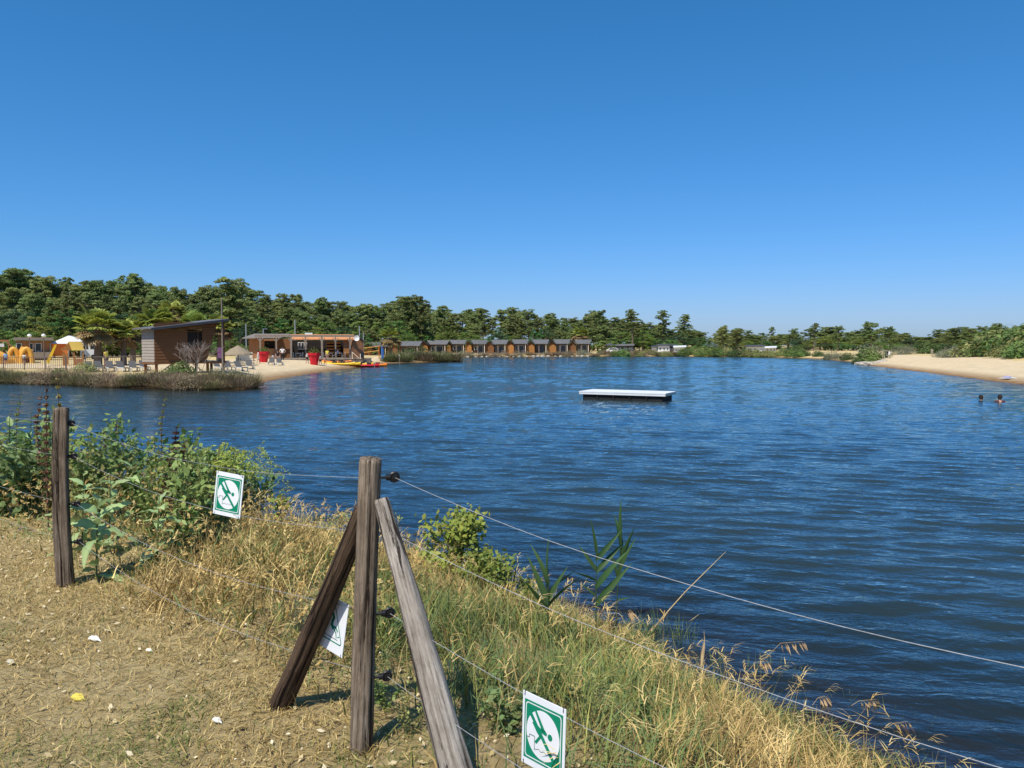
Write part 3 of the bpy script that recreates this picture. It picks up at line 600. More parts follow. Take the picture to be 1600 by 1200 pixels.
az = np.arctan2(vnoise(x, y, 1.1, 48) - .5, vnoise(x, y, 1.1, 49) - .5) + rng.normal(size=n) * 1.5
c = c * (.62 + .75 * vnoise(x, y, 3.4, 50) * (.6 + .8 * vnoise(x, y, 9, 51)))[:, None] * np.array([1.08, 1.04, 1.0])[None]
fl_ = rng.random(n) < .28
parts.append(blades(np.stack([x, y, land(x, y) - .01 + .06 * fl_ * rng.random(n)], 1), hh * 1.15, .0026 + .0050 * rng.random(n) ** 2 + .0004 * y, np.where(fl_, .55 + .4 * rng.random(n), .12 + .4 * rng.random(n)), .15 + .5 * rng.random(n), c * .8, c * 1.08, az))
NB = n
# loose flowering stems with pale nodding panicles
x, y = pick(3600, -6, 4.5, 1.5, 13); k = in_view(x, y); x, y = x[k], y[k]; fd = fdist(x, y); sd = sdist(x, y); k = (fd > .2) & (sd > .1) & (rng.random(len(x)) < .25 + .9 * vnoise(x, y, .8, 52)); x, y = x[k], y[k]; n = len(x)
hh = .24 + .24 * rng.random(n); az = rng.random(n) * 6.28; lean = .1 + .3 * rng.random(n); bend = .1 + .25 * rng.random(n); P = np.stack([x, y, land(x, y)], 1); c = mixc(rng.random(n), DRY, STRAW)
parts.append(blades(P, hh, np.full(n, .0026), lean, bend, c * .9, c, az))
d = np.stack([np.cos(az), np.sin(az), np.zeros(n)], 1)
tip = P + d * ((lean + bend) * hh)[:, None] + np.array([0, 0, 1])[None] * (np.sqrt(1 - np.clip(lean + bend * .9, 0, .99) ** 2) * hh)[:, None]
for q in range(5):
    a2 = az + rng.normal(size=n) * .7; parts.append(blades(tip - d * .01 * q - np.array([0, 0, .012 * q])[None], .045 + .03 * rng.random(n), np.full(n, .0055), .5 + .4 * rng.random(n), .2 + .5 * rng.random(n), c * 1.0, c * 1.15, a2))
# furry oval seed heads of the left-hand sward
x, y = pick(2600, -4.6, -.6, 3.3, 8.5); fd = fdist(x, y); k = in_view(x, y) & (fd > .15) & (fd < 2.4); x, y = x[k], y[k]; n = len(x); P = np.stack([x, y, land(x, y) + .12 + .30 * rng.random(n)], 1); az = rng.random(n) * 6.28; c = mixc(rng.random(n), DRY * .95, STRAW)
for q in range(3):
    parts.append(leaves(P, unit(n), .034 + .014 * rng.random(n), c * (.85 + .12 * q), .42, False, .1))
# short stubble and green rosettes of the trodden side
x, y = pick(450000, -7.5, 2.8, .6, 9.5); k = in_view(x, y); x, y = x[k], y[k]; fd = fdist(x, y); k = (fd < .25) & (rng.random(len(x)) < .3 + .7 * sstep(.3, .65, vnoise(x, y, 2.3, 55))); x, y = x[k], y[k]; n = len(x)
gr = sstep(.60, .76, vnoise(x, y, 2.1, 57)) * .75 + .08; isg = rng.random(n) < gr
c = np.where(isg[:, None], mixc(rng.random(n), GRN, OLV) * .95, mixc(rng.random(n), DRY * .75, STRAW * 1.1) * (.55 + .7 * rng.random((n, 1)))); hh = (.02 + .045 * rng.random(n)) * np.where(isg, 1.2, 1)
parts.append(blades(np.stack([x, y, land(x, y) - .004], 1), hh, .0026 + .0026 * rng.random(n), .3 + .6 * rng.random(n), .2 + .4 * rng.random(n), c * .85, c))
# flat straw
x, y = pick(126000, -7.5, 3.2, .6, 9.5); k = in_view(x, y); x, y = x[k], y[k]; fd = fdist(x, y); k = (fd < .6) & (rng.random(len(x)) < .25 + .75 * vnoise(x, y, 1.6, 58)); x, y = x[k], y[k]; n = len(x)
c = mixc(rng.random(n) ** 1.5, DRY * .7, STRAW * 1.1) * (.45 + .7 * rng.random((n, 1))); P = np.stack([x, y, land(x, y) + .003 + .01 * rng.random(n)], 1)
parts.append(blades(P, .03 + .10 * rng.random(n) ** 2, .0022 + .0030 * rng.random(n), .93 + .05 * rng.random(n), .03 * rng.random(n), c, c))
V, F, Cc = join(parts)
tag(obj("dry_grass", mesh_np("dry_grass", V, F, Cc), M_GRASS), "dry yellow and green grass covering the near bank", "grass", kind='stuff')
# chips, husks and crumbs lying on the path
x, y = pick(22000, -7, 3, 1.1, 9); k = in_view(x, y) & (fdist(x, y) < .7); x, y = x[k], y[k]; k = rng.random(len(x)) < .15 + .85 * sstep(.4, .75, vnoise(x, y, .8, 71)) ; x, y = x[k], y[k]; n = len(x)
nr = np.tile(np.array([[0, 0, 1.0]]), (n, 1)); c = np.where((rng.random(n) < .75)[:, None], mixc(rng.random(n), STRAW * .75, np.array([.88, .76, .52])), mixc(rng.random(n), np.array([.22, .14, .08]), DRY * .7))
V, F, Cc = leaves(np.stack([x, y, land(x, y) + .014], 1), nr, 0.012 + .026 * rng.random(n) ** 2, c, .55, False, .75)
tag(obj("leaf_litter", mesh_np("leaf_litter", V, F, Cc), M_GRASS), "pale husks and leaf crumbs scattered over the path", "leaf litter", kind='stuff')
# ---------------------------------------------------------------- single plants of the near bank
M_NEAR = fm("weed_leaves", trans=.3, rnd=.16, rough=.5, hue=.015); M_STEM = pm("green_stem", (.16, .19, .06), (.10, .10, .04), 20); M_DEADSTEM = pm("dead_stem", (.20, .11, .06), (.10, .055, .032), 30); M_STRAWSTEM = pm("straw_stem", (.58, .43, .23), (.42, .29, .14), 20)
def leaf_mesh(name, L, W, fold=.25, curl=.35, seg=7, c0=(.2, .3, .1), c1=None, wave=0.0, shape=0.9, mid=1.35):
    """one leaf along +X from its base, folded along a pale midrib"""
    V = []; C = []; F = []; c0 = np.array(c0); c1 = np.array(c1 if c1 is not None else c0)
    for i in range(seg + 1):
        t = i / seg; w = W * math.sin(math.pi * min(1, (.05 + .95 * t)) ** shape) * .5 + W * .02; z = -curl * L * t * t; x = L * (t - .12 * curl * t * t)
        wz = wave * W * math.sin(i * 2.3)
        for sgn, s_ in ((-1, 1), (0, 0), (1, 1)):
            V.append((x, sgn * w, z + s_ * (w * fold) + sgn * wz)); C.append((c0 * (1 - t) + c1 * t) * (mid if sgn == 0 else 1))
        if i:
            b = i * 3; F += [(b - 3, b - 2, b + 1, b), (b - 2, b - 1, b + 2, b + 1)]
    return mesh_np(name, np.array(V), np.array(F), np.array(C), smooth=True)
def put_leaf(me, parent, p, az, el, s=1.0, mat=None, roll=0.0, name="leaf"):
    o = obj(name, me, mat or M_NEAR, parent, p); o.rotation_euler = (roll, -el, az); o.scale = (s, s, s); return o
def gpt(px, py, z=None):                            # where a photo place meets the land
    d = ray(px, py); best = None
    for k in range(1, 900):
        y = 1.2 + k * .02; t = y / d.y; x = d.x * t; z_ = EYE + d.z * t
        if z_ <= Z2(x, y): return Vector((x, y, Z2(x, y)))
    return Vector((x, y, 0))
_gx = np.arange(-14, 9, .1); _gy = np.arange(.8, 20, .1); _X, _Y = np.meshgrid(_gx, _gy); _H = land(_X, _Y)
def Z2(x, y):
    i = min(len(_gx) - 1, max(0, int(round((x + 14) / .1)))); j = min(len(_gy) - 1, max(0, int(round((y - .8) / .1)))); return float(_H[j, i])
# dock plants with big grey-green leaves
DOCK = [leaf_mesh("dock_leaf", .20, .075, .3, c, 8, (.30, .42, .18), (.37, .47, .20), w) for c, w in ((.25, .08), (.5, .12), (.75, .05))]
def dock(px, py, n, size, seed, label, hgt=.45):
    r = random.Random(seed); p = gpt(px, py); t = thing("dock_plant", label, "weed", p, 0, "broad-leaved docks by the hewn post"); hgt *= 1.2; size *= 1.15
    s = MB(); s.tube([(0, 0, -.03), (.01, .01, hgt * .5), (.03, .0, hgt)], [.008, .006, .003], 6); s.build("stem", M_STEM, t)
    for k in range(n):
        q = k / n; az = k * 2.4 + r.uniform(-.4, .4); z = hgt * q * .9
        put_leaf(r.choice(DOCK), t, (.01 + .02 * q, 0, z + .02), az, r.uniform(-.1, .75) + q * .25, size * r.uniform(.7, 1.2) * (1 - .35 * q), roll=r.uniform(-.8, .8))
    return t
dock(150, 905, 15, 1.15, 1, "largest dock plant with big pale leaves right of the hewn post", .5)
dock(170, 862, 15, 1.0, 2, "dock plant rising behind the largest dock", .5)
dock(245, 880, 12, .95, 3, "dock plant with broad leaves left of the dry seed heads", .42)
dock(128, 850, 13, .9, 4, "dock plant in the shade of the hewn post", .45)
dock(205, 815, 14, .9, 5, "dock plant farther back below the brown stalks", .5)
dock(285, 820, 12, .8, 6, "dock plant beneath the dark dead stalk", .4)
dock(15, 775, 16, 1.2, 7, "tall leafy dock cut by the left picture edge", .75)
dock(48, 748, 14, 1.0, 8, "leafy dock left of the hewn post", .7)
dock(5, 808, 10, 1.1, 9, "low dock with drooping leaves at the left picture edge", .35)
dock(82, 845, 7, .8, 10, "small dock with two pale leaves left of the hewn post", .3)
# leafy herbs
def herb_proto(name, H, n, size, col, spread, seed, stems=5, asp=.6, tri=False):
    r = np.random.default_rng(seed); ps = []; st = MB()
    for k in range(stems):
        a = r.random() * 6.28; b = np.array([math.cos(a), math.sin(a), 0]) * spread * r.random(); h = H * (.6 + .5 * r.random()); lean = np.array([math.cos(a), math.sin(a), 0]) * spread * .9 * r.random()
        st.tube([tuple(b * .3), tuple(b * .3 + lean * .4 + np.array([0, 0, h * .5])), tuple(b * .3 + lean + np.array([0, 0, h]))], [.004, .003, .0015], 4, False)
        m = n // stems; t = r.random(m) ** .8; P = (b * .3)[None] + lean[None] * (t ** 1.5)[:, None] + np.array([0, 0, h])[None] * t[:, None] + r.normal(size=(m, 3)) * np.array([.3, .3, .1])[None] * spread * .35
        P[:, 2] = np.maximum(P[:, 2], .01); nr = r.normal(size=(m, 3)) * .6 + np.array([0, -.25, .8])[None]; nr /= np.linalg.norm(nr, axis=1, keepdims=True)
        ps.append(leaves(P, nr, size * (.6 + .8 * r.random(m)), jcol(col, m, .3), asp, tri, .3, .2))
    V, F, C = join(ps); return mesh_np(name + "_leaves", V, F, C), st.mesh(name + "_stems")
HERBS = [herb_proto("herb", .5, 330, .050, (.205, .285, .08), .24, 1), herb_proto("herb", .6, 420, .038, (.24, .315, .09), .28, 2), herb_proto("herb", .38, 300, .058, (.18, .26, .09), .26, 3), herb_proto("herb", .55, 380, .034, (.36, .36, .12), .27, 4)]
def herb(px, py, k, s, label, group=None, name="leafy_weed"):
    p = gpt(px, py); t = thing(name, label, "weed", p, random.uniform(0, 6.28), group); s = s * 1.35; t.scale = (s, s, s)
    obj("foliage", HERBS[k][0], M_NEAR, t); obj("stem", HERBS[k][1], M_STEM, t); return t
rr = random.Random(5)
for px, py in [(125, 760), (150, 790), (180, 770), (210, 790), (240, 770), (265, 800), (300, 790), (270, 850), (320, 800), (285, 770), (130, 800), (330, 830), (225, 760), (170, 740), (255, 740), (310, 765), (345, 790)]:
    herb(px + rr.uniform(-8, 8), py + 18, rr.randrange(4), rr.uniform(.7, 1.1), "small-leaved green weed among the docks right of the hewn post", "weeds right of the hewn post")
for px, py in [(140, 745), (118, 780), (160, 812), (215, 745), (290, 745), (310, 830), (350, 815), (250, 820), (365, 770), (395, 800)]:
    herb(px + rr.uniform(-8, 8), py + 18, rr.randrange(4), rr.uniform(.6, 1.0), "small-leaved green weed among the docks right of the hewn post", "weeds right of the hewn post")
for px, py in [(5, 740), (30, 735), (60, 730), (20, 765), (70, 760), (40, 790), (85, 775), (-15, 750), (-15, 790)]:
    herb(px + rr.uniform(-5, 5), py + 16, rr.randrange(4), rr.uniform(.8, 1.2), "small-leaved green weed at the left picture edge", "weeds left of the hewn post")
for px, py, k in [(615, 1010, 2), (640, 1150, 3), (600, 1110, 0), (800, 1150, 2), (775, 1090, 0), (930, 1140, 3), (430, 880, 3), (520, 840, 1), (1010, 1160, 0)]:
    herb(px, py, k, rr.uniform(.25, .4), "tiny green weed in the dry sward by the corner post", "tiny weeds by the corner post", "small_weed")
# dead brown seed stalks
def stalk(px, py, top, seed, label, leafy=260, col=(.19, .105, .055), group="dead dock stalks", thick=.007, spread=.045):
    p = gpt(px, py); d = AT(px + random.uniform(-6, 6), top, p.y); H = d.z - p.z; t = thing("dead_stalk", label, "dead plant", p, 0, group); r = np.random.default_rng(seed)
    bx, by = r.normal(size=2) * .02; s = MB(); pts = [(0, 0, -.03), (bx, by, H * .35), (bx * .5, -by, H * .7), (d.x - p.x, 0, H)]; s.tube(pts, [thick, thick * .8, thick * .6, thick * .25], 6); s.build("stem", M_DEADSTEM, t, smooth=True)
    tt = r.beta(1.6, 1.6, leafy); tw = spread * (1.25 - tt) * r.random(leafy); a = r.random(leafy) * 6.28
    cx = np.interp(tt, [0, .35, .7, 1], [q[0] for q in pts]); cy = np.interp(tt, [0, .35, .7, 1], [q[1] for q in pts]); step = np.round(tt * 16) / 16
    P = np.stack([cx + np.cos(a) * tw, cy + np.sin(a) * tw, H * (.2 + .8 * (step * .7 + tt * .3))], 1)
    V, F, C = leaves(P, unit(leafy), .02 + .018 * r.random(leafy), jcol(col, leafy, .35), .6, False, .3)
    tag(obj("seed_heads", mesh_np("seed_heads", V, F, C), M_NEAR, t), kind="stuff"); return t
stalk(62, 800, 612, 1, "tall dead stalk left of the hewn post, middle of three", 300)
stalk(76, 830, 598, 2, "tallest rusty dead stalk left of the hewn post", 420)
stalk(90, 880, 590, 3, "yellowish dead stalk rising just behind the hewn post top", 380, (.33, .25, .08))
stalk(30, 790, 612, 4, "thin greenish stalk near the left picture edge", 120, (.20, .23, .08), thick=.004)
stalk(165, 775, 672, 5, "short brown spike, left of two, over the water", 160, (.15, .085, .05))
stalk(184, 775, 660, 6, "short brown spike, right of two, over the water", 170, (.15, .085, .05))
stalk(255, 800, 615, 7, "tall green-tipped stalk beside the feathery bush", 180, (.20, .22, .07), thick=.006)
stalk(275, 835, 668, 8, "dark brown dead dock beside the feathery bush", 520, (.085, .045, .028), thick=.009, spread=.09)
stalk(288, 840, 690, 9, "dark brown dead dock, right of its taller twin", 480, (.095, .05, .03), thick=.008, spread=.09)
stalk(152, 800, 700, 10, "thin dead stalk left of the two brown spikes", 90)
# bushes
def shrub(px, py, top, width_px, seed, label, col, leaf, nleaf, canes, name="bramble_bush", cat="bush", asp=.7, feather=False, lean=0.0):
    p = gpt(px, py); d = p.y; H = AT(px, top, d).z - p.z; W = width_px / FOC * d / 2; r = np.random.default_rng(seed); t = thing(name, label, cat, p); st = MB(); ps = []
    for k in range(canes):
        a = r.random() * 6.28; rad = W * (.25 + .75 * r.random()); h = H * (.45 + .55 * r.random()) * (1 - .25 * rad / W); e = np.array([math.cos(a) * rad + lean * W, math.sin(a) * rad * .8, h * (.75 + .25 * r.random())])
        c1 = np.array([e[0] * .35, e[1] * .35, h * .75]); c2 = np.array([e[0] * .75, e[1] * .75, h * 1.02])
        pts = [np.zeros(3) + np.array([0, 0, -.03]), c1, c2, e]; st.tube([tuple(q) for q in pts], [.006, .005, .003, .0015], 5, False)
        m = nleaf // canes; tt = .2 + .8 * r.random(m) ** .75
        P = np.stack([np.interp(tt, [0, .4, .75, 1], [q[i] for q in pts]) for i in range(3)], 1)
        if feather:
            tw = r.integers(0, 14, m); tdir = r.normal(size=(14, 3)); tdir[:, 2] = tdir[:, 2] * .5 - .15; tdir /= np.linalg.norm(tdir, axis=1, keepdims=True); base = np.linspace(.3, 1, 14)
            B = np.stack([np.interp(base, [0, .4, .75, 1], [q[i] for q in pts]) for i in range(3)], 1); u = r.random(m)
            P = B[tw] + tdir[tw] * (u * .22)[:, None] + np.array([0, 0, -1])[None] * (.10 * u ** 2)[:, None] + r.normal(size=(m, 3)) * .012
        else: P = P + r.normal(size=(m, 3)) * np.array([.06, .06, .05])[None] * (W / .35) ** .5
        nr = r.normal(size=(m, 3)) * .55 + np.array([-.2, -.45, .75])[None]; nr /= np.linalg.norm(nr, axis=1, keepdims=True)
        ps.append(leaves(P, nr, leaf * (.6 + .8 * r.random(m)), jcol(col, m, .3, yellow=.25), asp, False, .3))
    V, F, C = join(ps); obj("foliage", mesh_np("foliage", V, F, C), M_NEAR, t); st.build("cane", M_DEADSTEM, t); return t
shrub(330, 805, 676, 165, 1, "feathery light green bush behind the hanging no-diving sign", (.30, .42, .085), .042, 4600, 18, "feathery_bush", asp=.35, feather=True)
shrub(378, 800, 686, 140, 2, "feathery green bush reaching out over the water", (.26, .38, .09), .04, 3000, 13, "feathery_bush", asp=.35, feather=True, lean=.25)
shrub(265, 800, 700, 110, 3, "yellowish green bush around the dark dead docks", (.34, .40, .10), .042, 1700, 11, "leafy_bush")
shrub(715, 915, 785, 130, 4, "bramble with bright yellow-green leaves, nearest the grey brace", (.26, .34, .065), .046, 1400, 12)
shrub(757, 935, 840, 100, 5, "rounded bramble at the water's edge left of the reeds", (.22, .31, .065), .042, 1300, 11)
shrub(612, 850, 795, 40, 6, "small leafy sprig beside the corner post top", (.25, .33, .07), .04, 120, 4, "leafy_sprig")
shrub(440, 835, 752, 36, 7, "small vine sprig standing over the water", (.30, .36, .07), .05, 80, 3, "leafy_sprig")
shrub(825, 955, 905, 60, 8, "low bramble sprig beside the shortest reed", (.21, .29, .07), .036, 260, 5)
shrub(785, 945, 895, 36, 9, "small bramble sprig between bramble and reed", (.22, .29, .07), .036, 130, 4)
shrub(525, 845, 800, 80, 10, "low green tangle in the sward left of the corner post", (.20, .26, .07), .032, 420, 6, "leafy_sprig")
# common reeds with long dark blades
RLEAF = [leaf_mesh("reed_leaf", .34, .043, .5, c, 8, (.045, .095, .03), (.075, .14, .04), 0, .55, 1.1) for c in (.05, .18, .35)]
def reed(px, py, top, seed, label, lv, lean=0.0):
    p = gpt(px, py); H = AT(px, top + 12, p.y).z - p.z; r = random.Random(seed); t = thing("common_reed", label, "reed", p, 0, "common reeds at the water's edge")
    s = MB(); s.tube([(0, 0, -.05), (lean * .3, 0, H * .4), (lean, 0, H * .86)], [.006, .005, .003], 6); s.build("stem", pm("reed_stem", (.05, .085, .03), None, 10), t, smooth=True)
    for q, az, el, ln in lv:
        z = H * .86 * q; put_leaf(RLEAF[r.randrange(3)], t, (lean * q ** 1.5, 0, z), R(az), R(el), ln / .34 * 1.05, roll=r.choice([-1, 1]) * r.uniform(.8, 1.4))
    return t
reed(856, 1010, 858, 1, "shortest reed, left of three, with blades in a fan", [(.55, 175, 68, .34), (.62, 120, 80, .36), (.5, 10, 50, .30), (.6, -20, 62, .26), (.45, 190, 55, .28), (.95, 95, 84, .25), (.7, 20, 35, .24), (.8, 200, 75, .27)])
reed(931, 1000, 830, 2, "middle reed with blades spread left and right", [(.50, 178, 40, .16), (.68, 176, 22, .22), (.80, 170, 55, .25), (.97, 150, 82, .30), (.78, 5, 48, .34), (.92, 0, 50, .32), (.40, 3, 50, .44), (.60, -10, 55, .40)])
reed(962, 990, 806, 3, "tallest reed, right of three, with upright blades", [(.98, 100, 82, .40), (.85, 60, 80, .38), (.7, 10, 70, .42), (.62, -30, 72, .40), (.55, 150, 75, .34), (.35, 0, 18, .15), (.9, 200, 80, .32)], .05)
# leaning straw stalks
def straw(px0, py0, px1, py1, th, label):
    p = gpt(px0, py0); e = AT(px1, py1, p.y + .15); s = MB(); m = (p + e) / 2 + Vector((.02, 0, .05)); s.tube([p - Vector((0, 0, .02)), p.lerp(m, .5), m, m.lerp(e, .6), e], [th, th, th * .8, th * .6, th * .3], 6); t = thing("dry_reed_stalk", label, "dead plant", p, 0, "dry stalks over the water")
    o = s.build("stem", M_STRAWSTEM, t, smooth=True); o.location = -p
    q = MB(); d = (e - p).normalized()
    for k in range(3): a = p + d * (.03 + .05 * k); q.tube([a, a + d * .12 + Vector((.008 * (k - 1), 0, .01)), a + d * .2 + Vector((.012 * (k - 1), 0, .012))], [.006, .005, .001], 4)
    o = q.build("leaf_sheath", M_STRAWSTEM, t); o.location = -p
straw(1000, 1005, 1134, 862, .0065, "long straw-coloured stalk leaning right over the water")
straw(1042, 1008, 1092, 960, .005, "short straw-coloured stalk leaning right over the water")
straw(1095, 1060, 1100, 985, .003, "thin upright straw stalk at the water's edge")
# rush tufts and nodding brome
def tuft(px, py, n, H, seed, label, cols=(GRN, BLUEG), name="rush_tuft", lean=.35):
    p = gpt(px, py); r = rng; P = r.normal(size=(n, 3)) * np.array([.06, .06, 0])[None]; c = mixc(r.random(n), *[np.asarray(q) for q in cols]) * (.8 + .4 * r.random((n, 1)))
    V, F, C = blades(P, H * (.5 + .6 * r.random(n)), np.full(n, .005), .05 + lean * r.random(n), .05 + .3 * r.random(n), c * .85, c * 1.1)
    return tag(obj(name, mesh_np(name, V, F, C), M_GRASS, None, p), label, "grass tuft", "rush tufts along the water")
for i, (px, py, n, H) in enumerate([(1020, 1010, 90, .42), (1060, 1025, 80, .40), (990, 1015, 60, .36), (1215, 1090, 70, .38), (1180, 1085, 60, .34), (1250, 1100, 60, .34), (760, 960, 60, .33), (840, 990, 70, .36), (890, 1010, 70, .34), (480, 830, 70, .36), (510, 830, 60, .34), (700, 985, 110, .34), (730, 1000, 90, .32), (1390, 1160, 60, .3), (1340, 1140, 60, .3), (600, 960, 70, .3), (870, 1100, 90, .35), (1120, 1065, 60, .3), (560, 840, 60, .32), (1440, 1180, 50, .28)]):
    tuft(px, py, n, H, i, "thin upright green rush tuft in the bank grass")
def brome(px, py, tx, ty, seed, label):
    p = gpt(px, py); e = AT(tx, ty, p.y); r = random.Random(seed); t = thing("nodding_brome", label, "grass", p, 0, "nodding brome grasses"); v = e - p; s = MB(); sp = MB()
    pts = [Vector((0, 0, -.02)), Vector((v.x * .25, 0, v.z * .6)), Vector((v.x * .6, 0, v.z * 1.0)), Vector((v.x, .02, v.z * 1.02))]; s.tube(pts, [.0022, .002, .0015, .001], 4)
    for k in range(9):
        a = pts[2].lerp(pts[3], k / 8) ; d = Vector((r.uniform(.2, .6) * (1 if v.x >= 0 else -1), r.uniform(-.3, .3), -r.uniform(.5, 1.0))).normalized(); b = a + Vector((d.x * .04, d.y * .03, -.01)); c = b + d * r.uniform(.05, .09)
        s.tube([a, b], .0008, 3); w = Vector((.0065, 0, .003)); sp.add([b, b.lerp(c, .45) + w, c + d * .03, b.lerp(c, .45) - w], [(0, 1, 2, 3)]); sp.add([b, b.lerp(c, .45) + Vector((0, .006, 0)), c, b.lerp(c, .45) - Vector((0, .006, 0))], [(0, 1, 2, 3)])
    s.build("stem", M_STRAWSTEM, t); sp.build("spikelets", pm("brome_spikelet", (.62, .44, .24), (.45, .30, .16), 40), t)
for a in [(1165, 1085, 1255, 1005, 1, "tallest nodding brome bent right over the water"), (1150, 1085, 1200, 1035, 2, "nodding brome at the foot of the tallest one"), (1300, 1135, 1370, 1095, 3, "nodding brome near the lower right waterline"), (1260, 1125, 1290, 1090, 4, "short nodding brome left of the lower right one"), (965, 1005, 985, 955, 5, "pale nodding brome at the foot of the tallest reed"), (1110, 1075, 1060, 1035, 6, "nodding brome bent left near the straw stalk"), (690, 900, 655, 850, 7, "nodding brome beside the grey brace top"), (420, 860, 400, 800, 8, "nodding brome right of the hanging sign"), (1360, 1165, 1420, 1130, 9, "nodding brome farthest right")]: brome(*a)
# single fallen leaves on the path
def fallen(px, py, w, col, label, name="fallen_leaf"):
    p = gpt(px, py); me = leaf_mesh(name, w, w * .55, .35, .25, 6, col, col, .1); o = obj(name, me, M_NEAR, None, p + Vector((0, 0, .018)), random.uniform(-.4, .4)); o.rotation_euler.x = .25; return tag(o, label, "leaf")
fallen(112, 1096, .075, (.85, .62, .12), "bright yellow fallen leaf on the dry path")
fallen(138, 1002, .07, (.88, .86, .76), "creamy white petal on the path, left one")
fallen(332, 1132, .05, (.88, .86, .74), "creamy white petal on the path, nearest the dark brace")
fallen(346, 962, .075, (.75, .60, .25), "curled yellowish leaf under the lowest wire")
fallen(228, 1022, .04, (.86, .82, .7), "small cream petal in the middle of the path")
fallen(10, 1040, .05, (.62, .56, .40), "pale grey-brown leaf at the left edge of the path")
fallen(775, 1130, .05, (.80, .68, .40), "pale dry leaf left of the nearest sign")
fallen(690, 1118, .045, (.80, .70, .45), "pale dry leaf behind the grey brace")
for i, (p_, dx) in enumerate([(C0, -.06), (C0, .05), (L0, .07), (L0, -.06), (fl, -.04), (fl, .06)]):
    n = 26; P = rng.normal(size=(n, 3)) * np.array([.04, .03, 0]); c = mixc(rng.random(n), DRY, STRAW if i % 2 else OLV); V, F, C = blades(P, .05 + .09 * rng.random(n), np.full(n, .0035), .2 + .5 * rng.random(n), .2 + .3 * rng.random(n), c * .85, c)
    tag(obj("grass_tuft", mesh_np("grass_tuft", V, F, C), M_GRASS, None, (p_.x + dx, p_.y - .03, Z2(p_.x + dx, p_.y) - .01)), "little dry grass tuft at the foot of the fence timbers", "grass tuft", "tufts at the fence feet")
# ================================================================ the far shores
class FR:
    """local frame of something seen at photo column px0 and base row pyb, at its real distance"""
    def __init__(s, name, label, cat, px0, pyb, dist, group=None, z=None, turn=0.0):
        p = AT(px0, pyb, dist); p.z = Z(p.x, p.y) if z is None else z
        s.s = (dist * CP + (EYE - p.z) * SP) / FOC; s.px0, s.pyb = px0, pyb; s.p = p
        s.t = thing(name, label, cat, p, -math.atan2(p.x, p.y) + turn, group)
    def X(s, px): return (px - s.px0) * s.s
    def H(s, py): return (s.pyb - py) * s.s
    def box(s, name, mat, px0, px1, py0, py1, y0, y1, parent=None, mb=None):
        m = mb or MB(); m.b2(s.X(px0), s.X(px1), y0, y1, s.H(py1), s.H(py0))
        return m if mb else m.build(name, mat, parent or s.t)
M_DKWOOD = pm("dark_brown_boards", (.24, .105, .04), (.15, .064, .024), 3, stretch=(.25, .25, 14), rough=.75); M_GYWOOD = pm("grey_boards", (.44, .38, .31), (.28, .235, .19), 3, stretch=(.3, .3, 14)); M_ORWOOD = pm("orange_cladding", (.42, .19, .055), (.30, .13, .037), 2, stretch=(.3, .3, 8), rnd=.15)
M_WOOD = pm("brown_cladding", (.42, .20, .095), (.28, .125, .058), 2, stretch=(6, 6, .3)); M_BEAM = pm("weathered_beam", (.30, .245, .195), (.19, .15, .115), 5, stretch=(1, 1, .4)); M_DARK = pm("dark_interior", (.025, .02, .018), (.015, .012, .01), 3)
M_ROOFG = pm("grey_roofing", (.165, .158, .148), (.115, .11, .104), 1.2, rough=.6, rnd=.1); M_ROOFB = pm("brown_grey_roofing", (.27, .225, .19), (.18, .15, .125), 1.5, stretch=(.3, 3, 1)); M_TILE = pm("orange_roof_tiles", (.70, .31, .13), (.50, .20, .08), 5, stretch=(3, .6, 1))
M_FASCIA = pm("dark_fascia", (.07, .075, .085), None, 3); M_WHITE = pm("white_paint", (.80, .80, .78), (.70, .70, .68), 2, rough=.5); M_GLASS = pm("dark_glass", (.03, .035, .04), (.02, .022, .025), 1, rough=.08, spec=.6); M_PLAST = pm("white_plastic", (.78, .77, .73), (.66, .65, .62), 4, rough=.4)
M_RED = pm("red_plastic", (.62, .015, .03), (.52, .012, .024), 2, rough=.35); M_YEL = pm("yellow_plastic", (.80, .52, .03), (.70, .42, .02), 2, rough=.35); M_ORG = pm("orange_plastic", (.78, .22, .02), (.66, .16, .015), 2, rough=.4); M_METAL = pm("grey_metal", (.42, .43, .44), (.32, .33, .34), 3, rough=.45, metal=.4); M_BRMET = pm("brown_metal", (.16, .12, .10), None, 3, rough=.6); M_BLUE = pm("blue_cloth", (.02, .20, .62), None, 3); M_STONE = pm("pale_stone", (.50, .44, .35), (.33, .28, .21), 2, bump=.4, fine=.1)
M_THATCH = pm("thatch", (.36, .28, .18), (.22, .17, .11), 12, stretch=(1, 1, .4)); M_INFL = pm("orange_inflatable", (.78, .40, .07), (.68, .33, .05), 1.5, rough=.45); M_CREAM = pm("cream_panel", (.78, .68, .52), (.72, .62, .46), 1); M_GREYCL = pm("grey_cloth", (.11, .105, .10), None, 5); M_YROOF = pm("yellow_roof", (.85, .62, .16), (.78, .55, .13), 2, rough=.4)

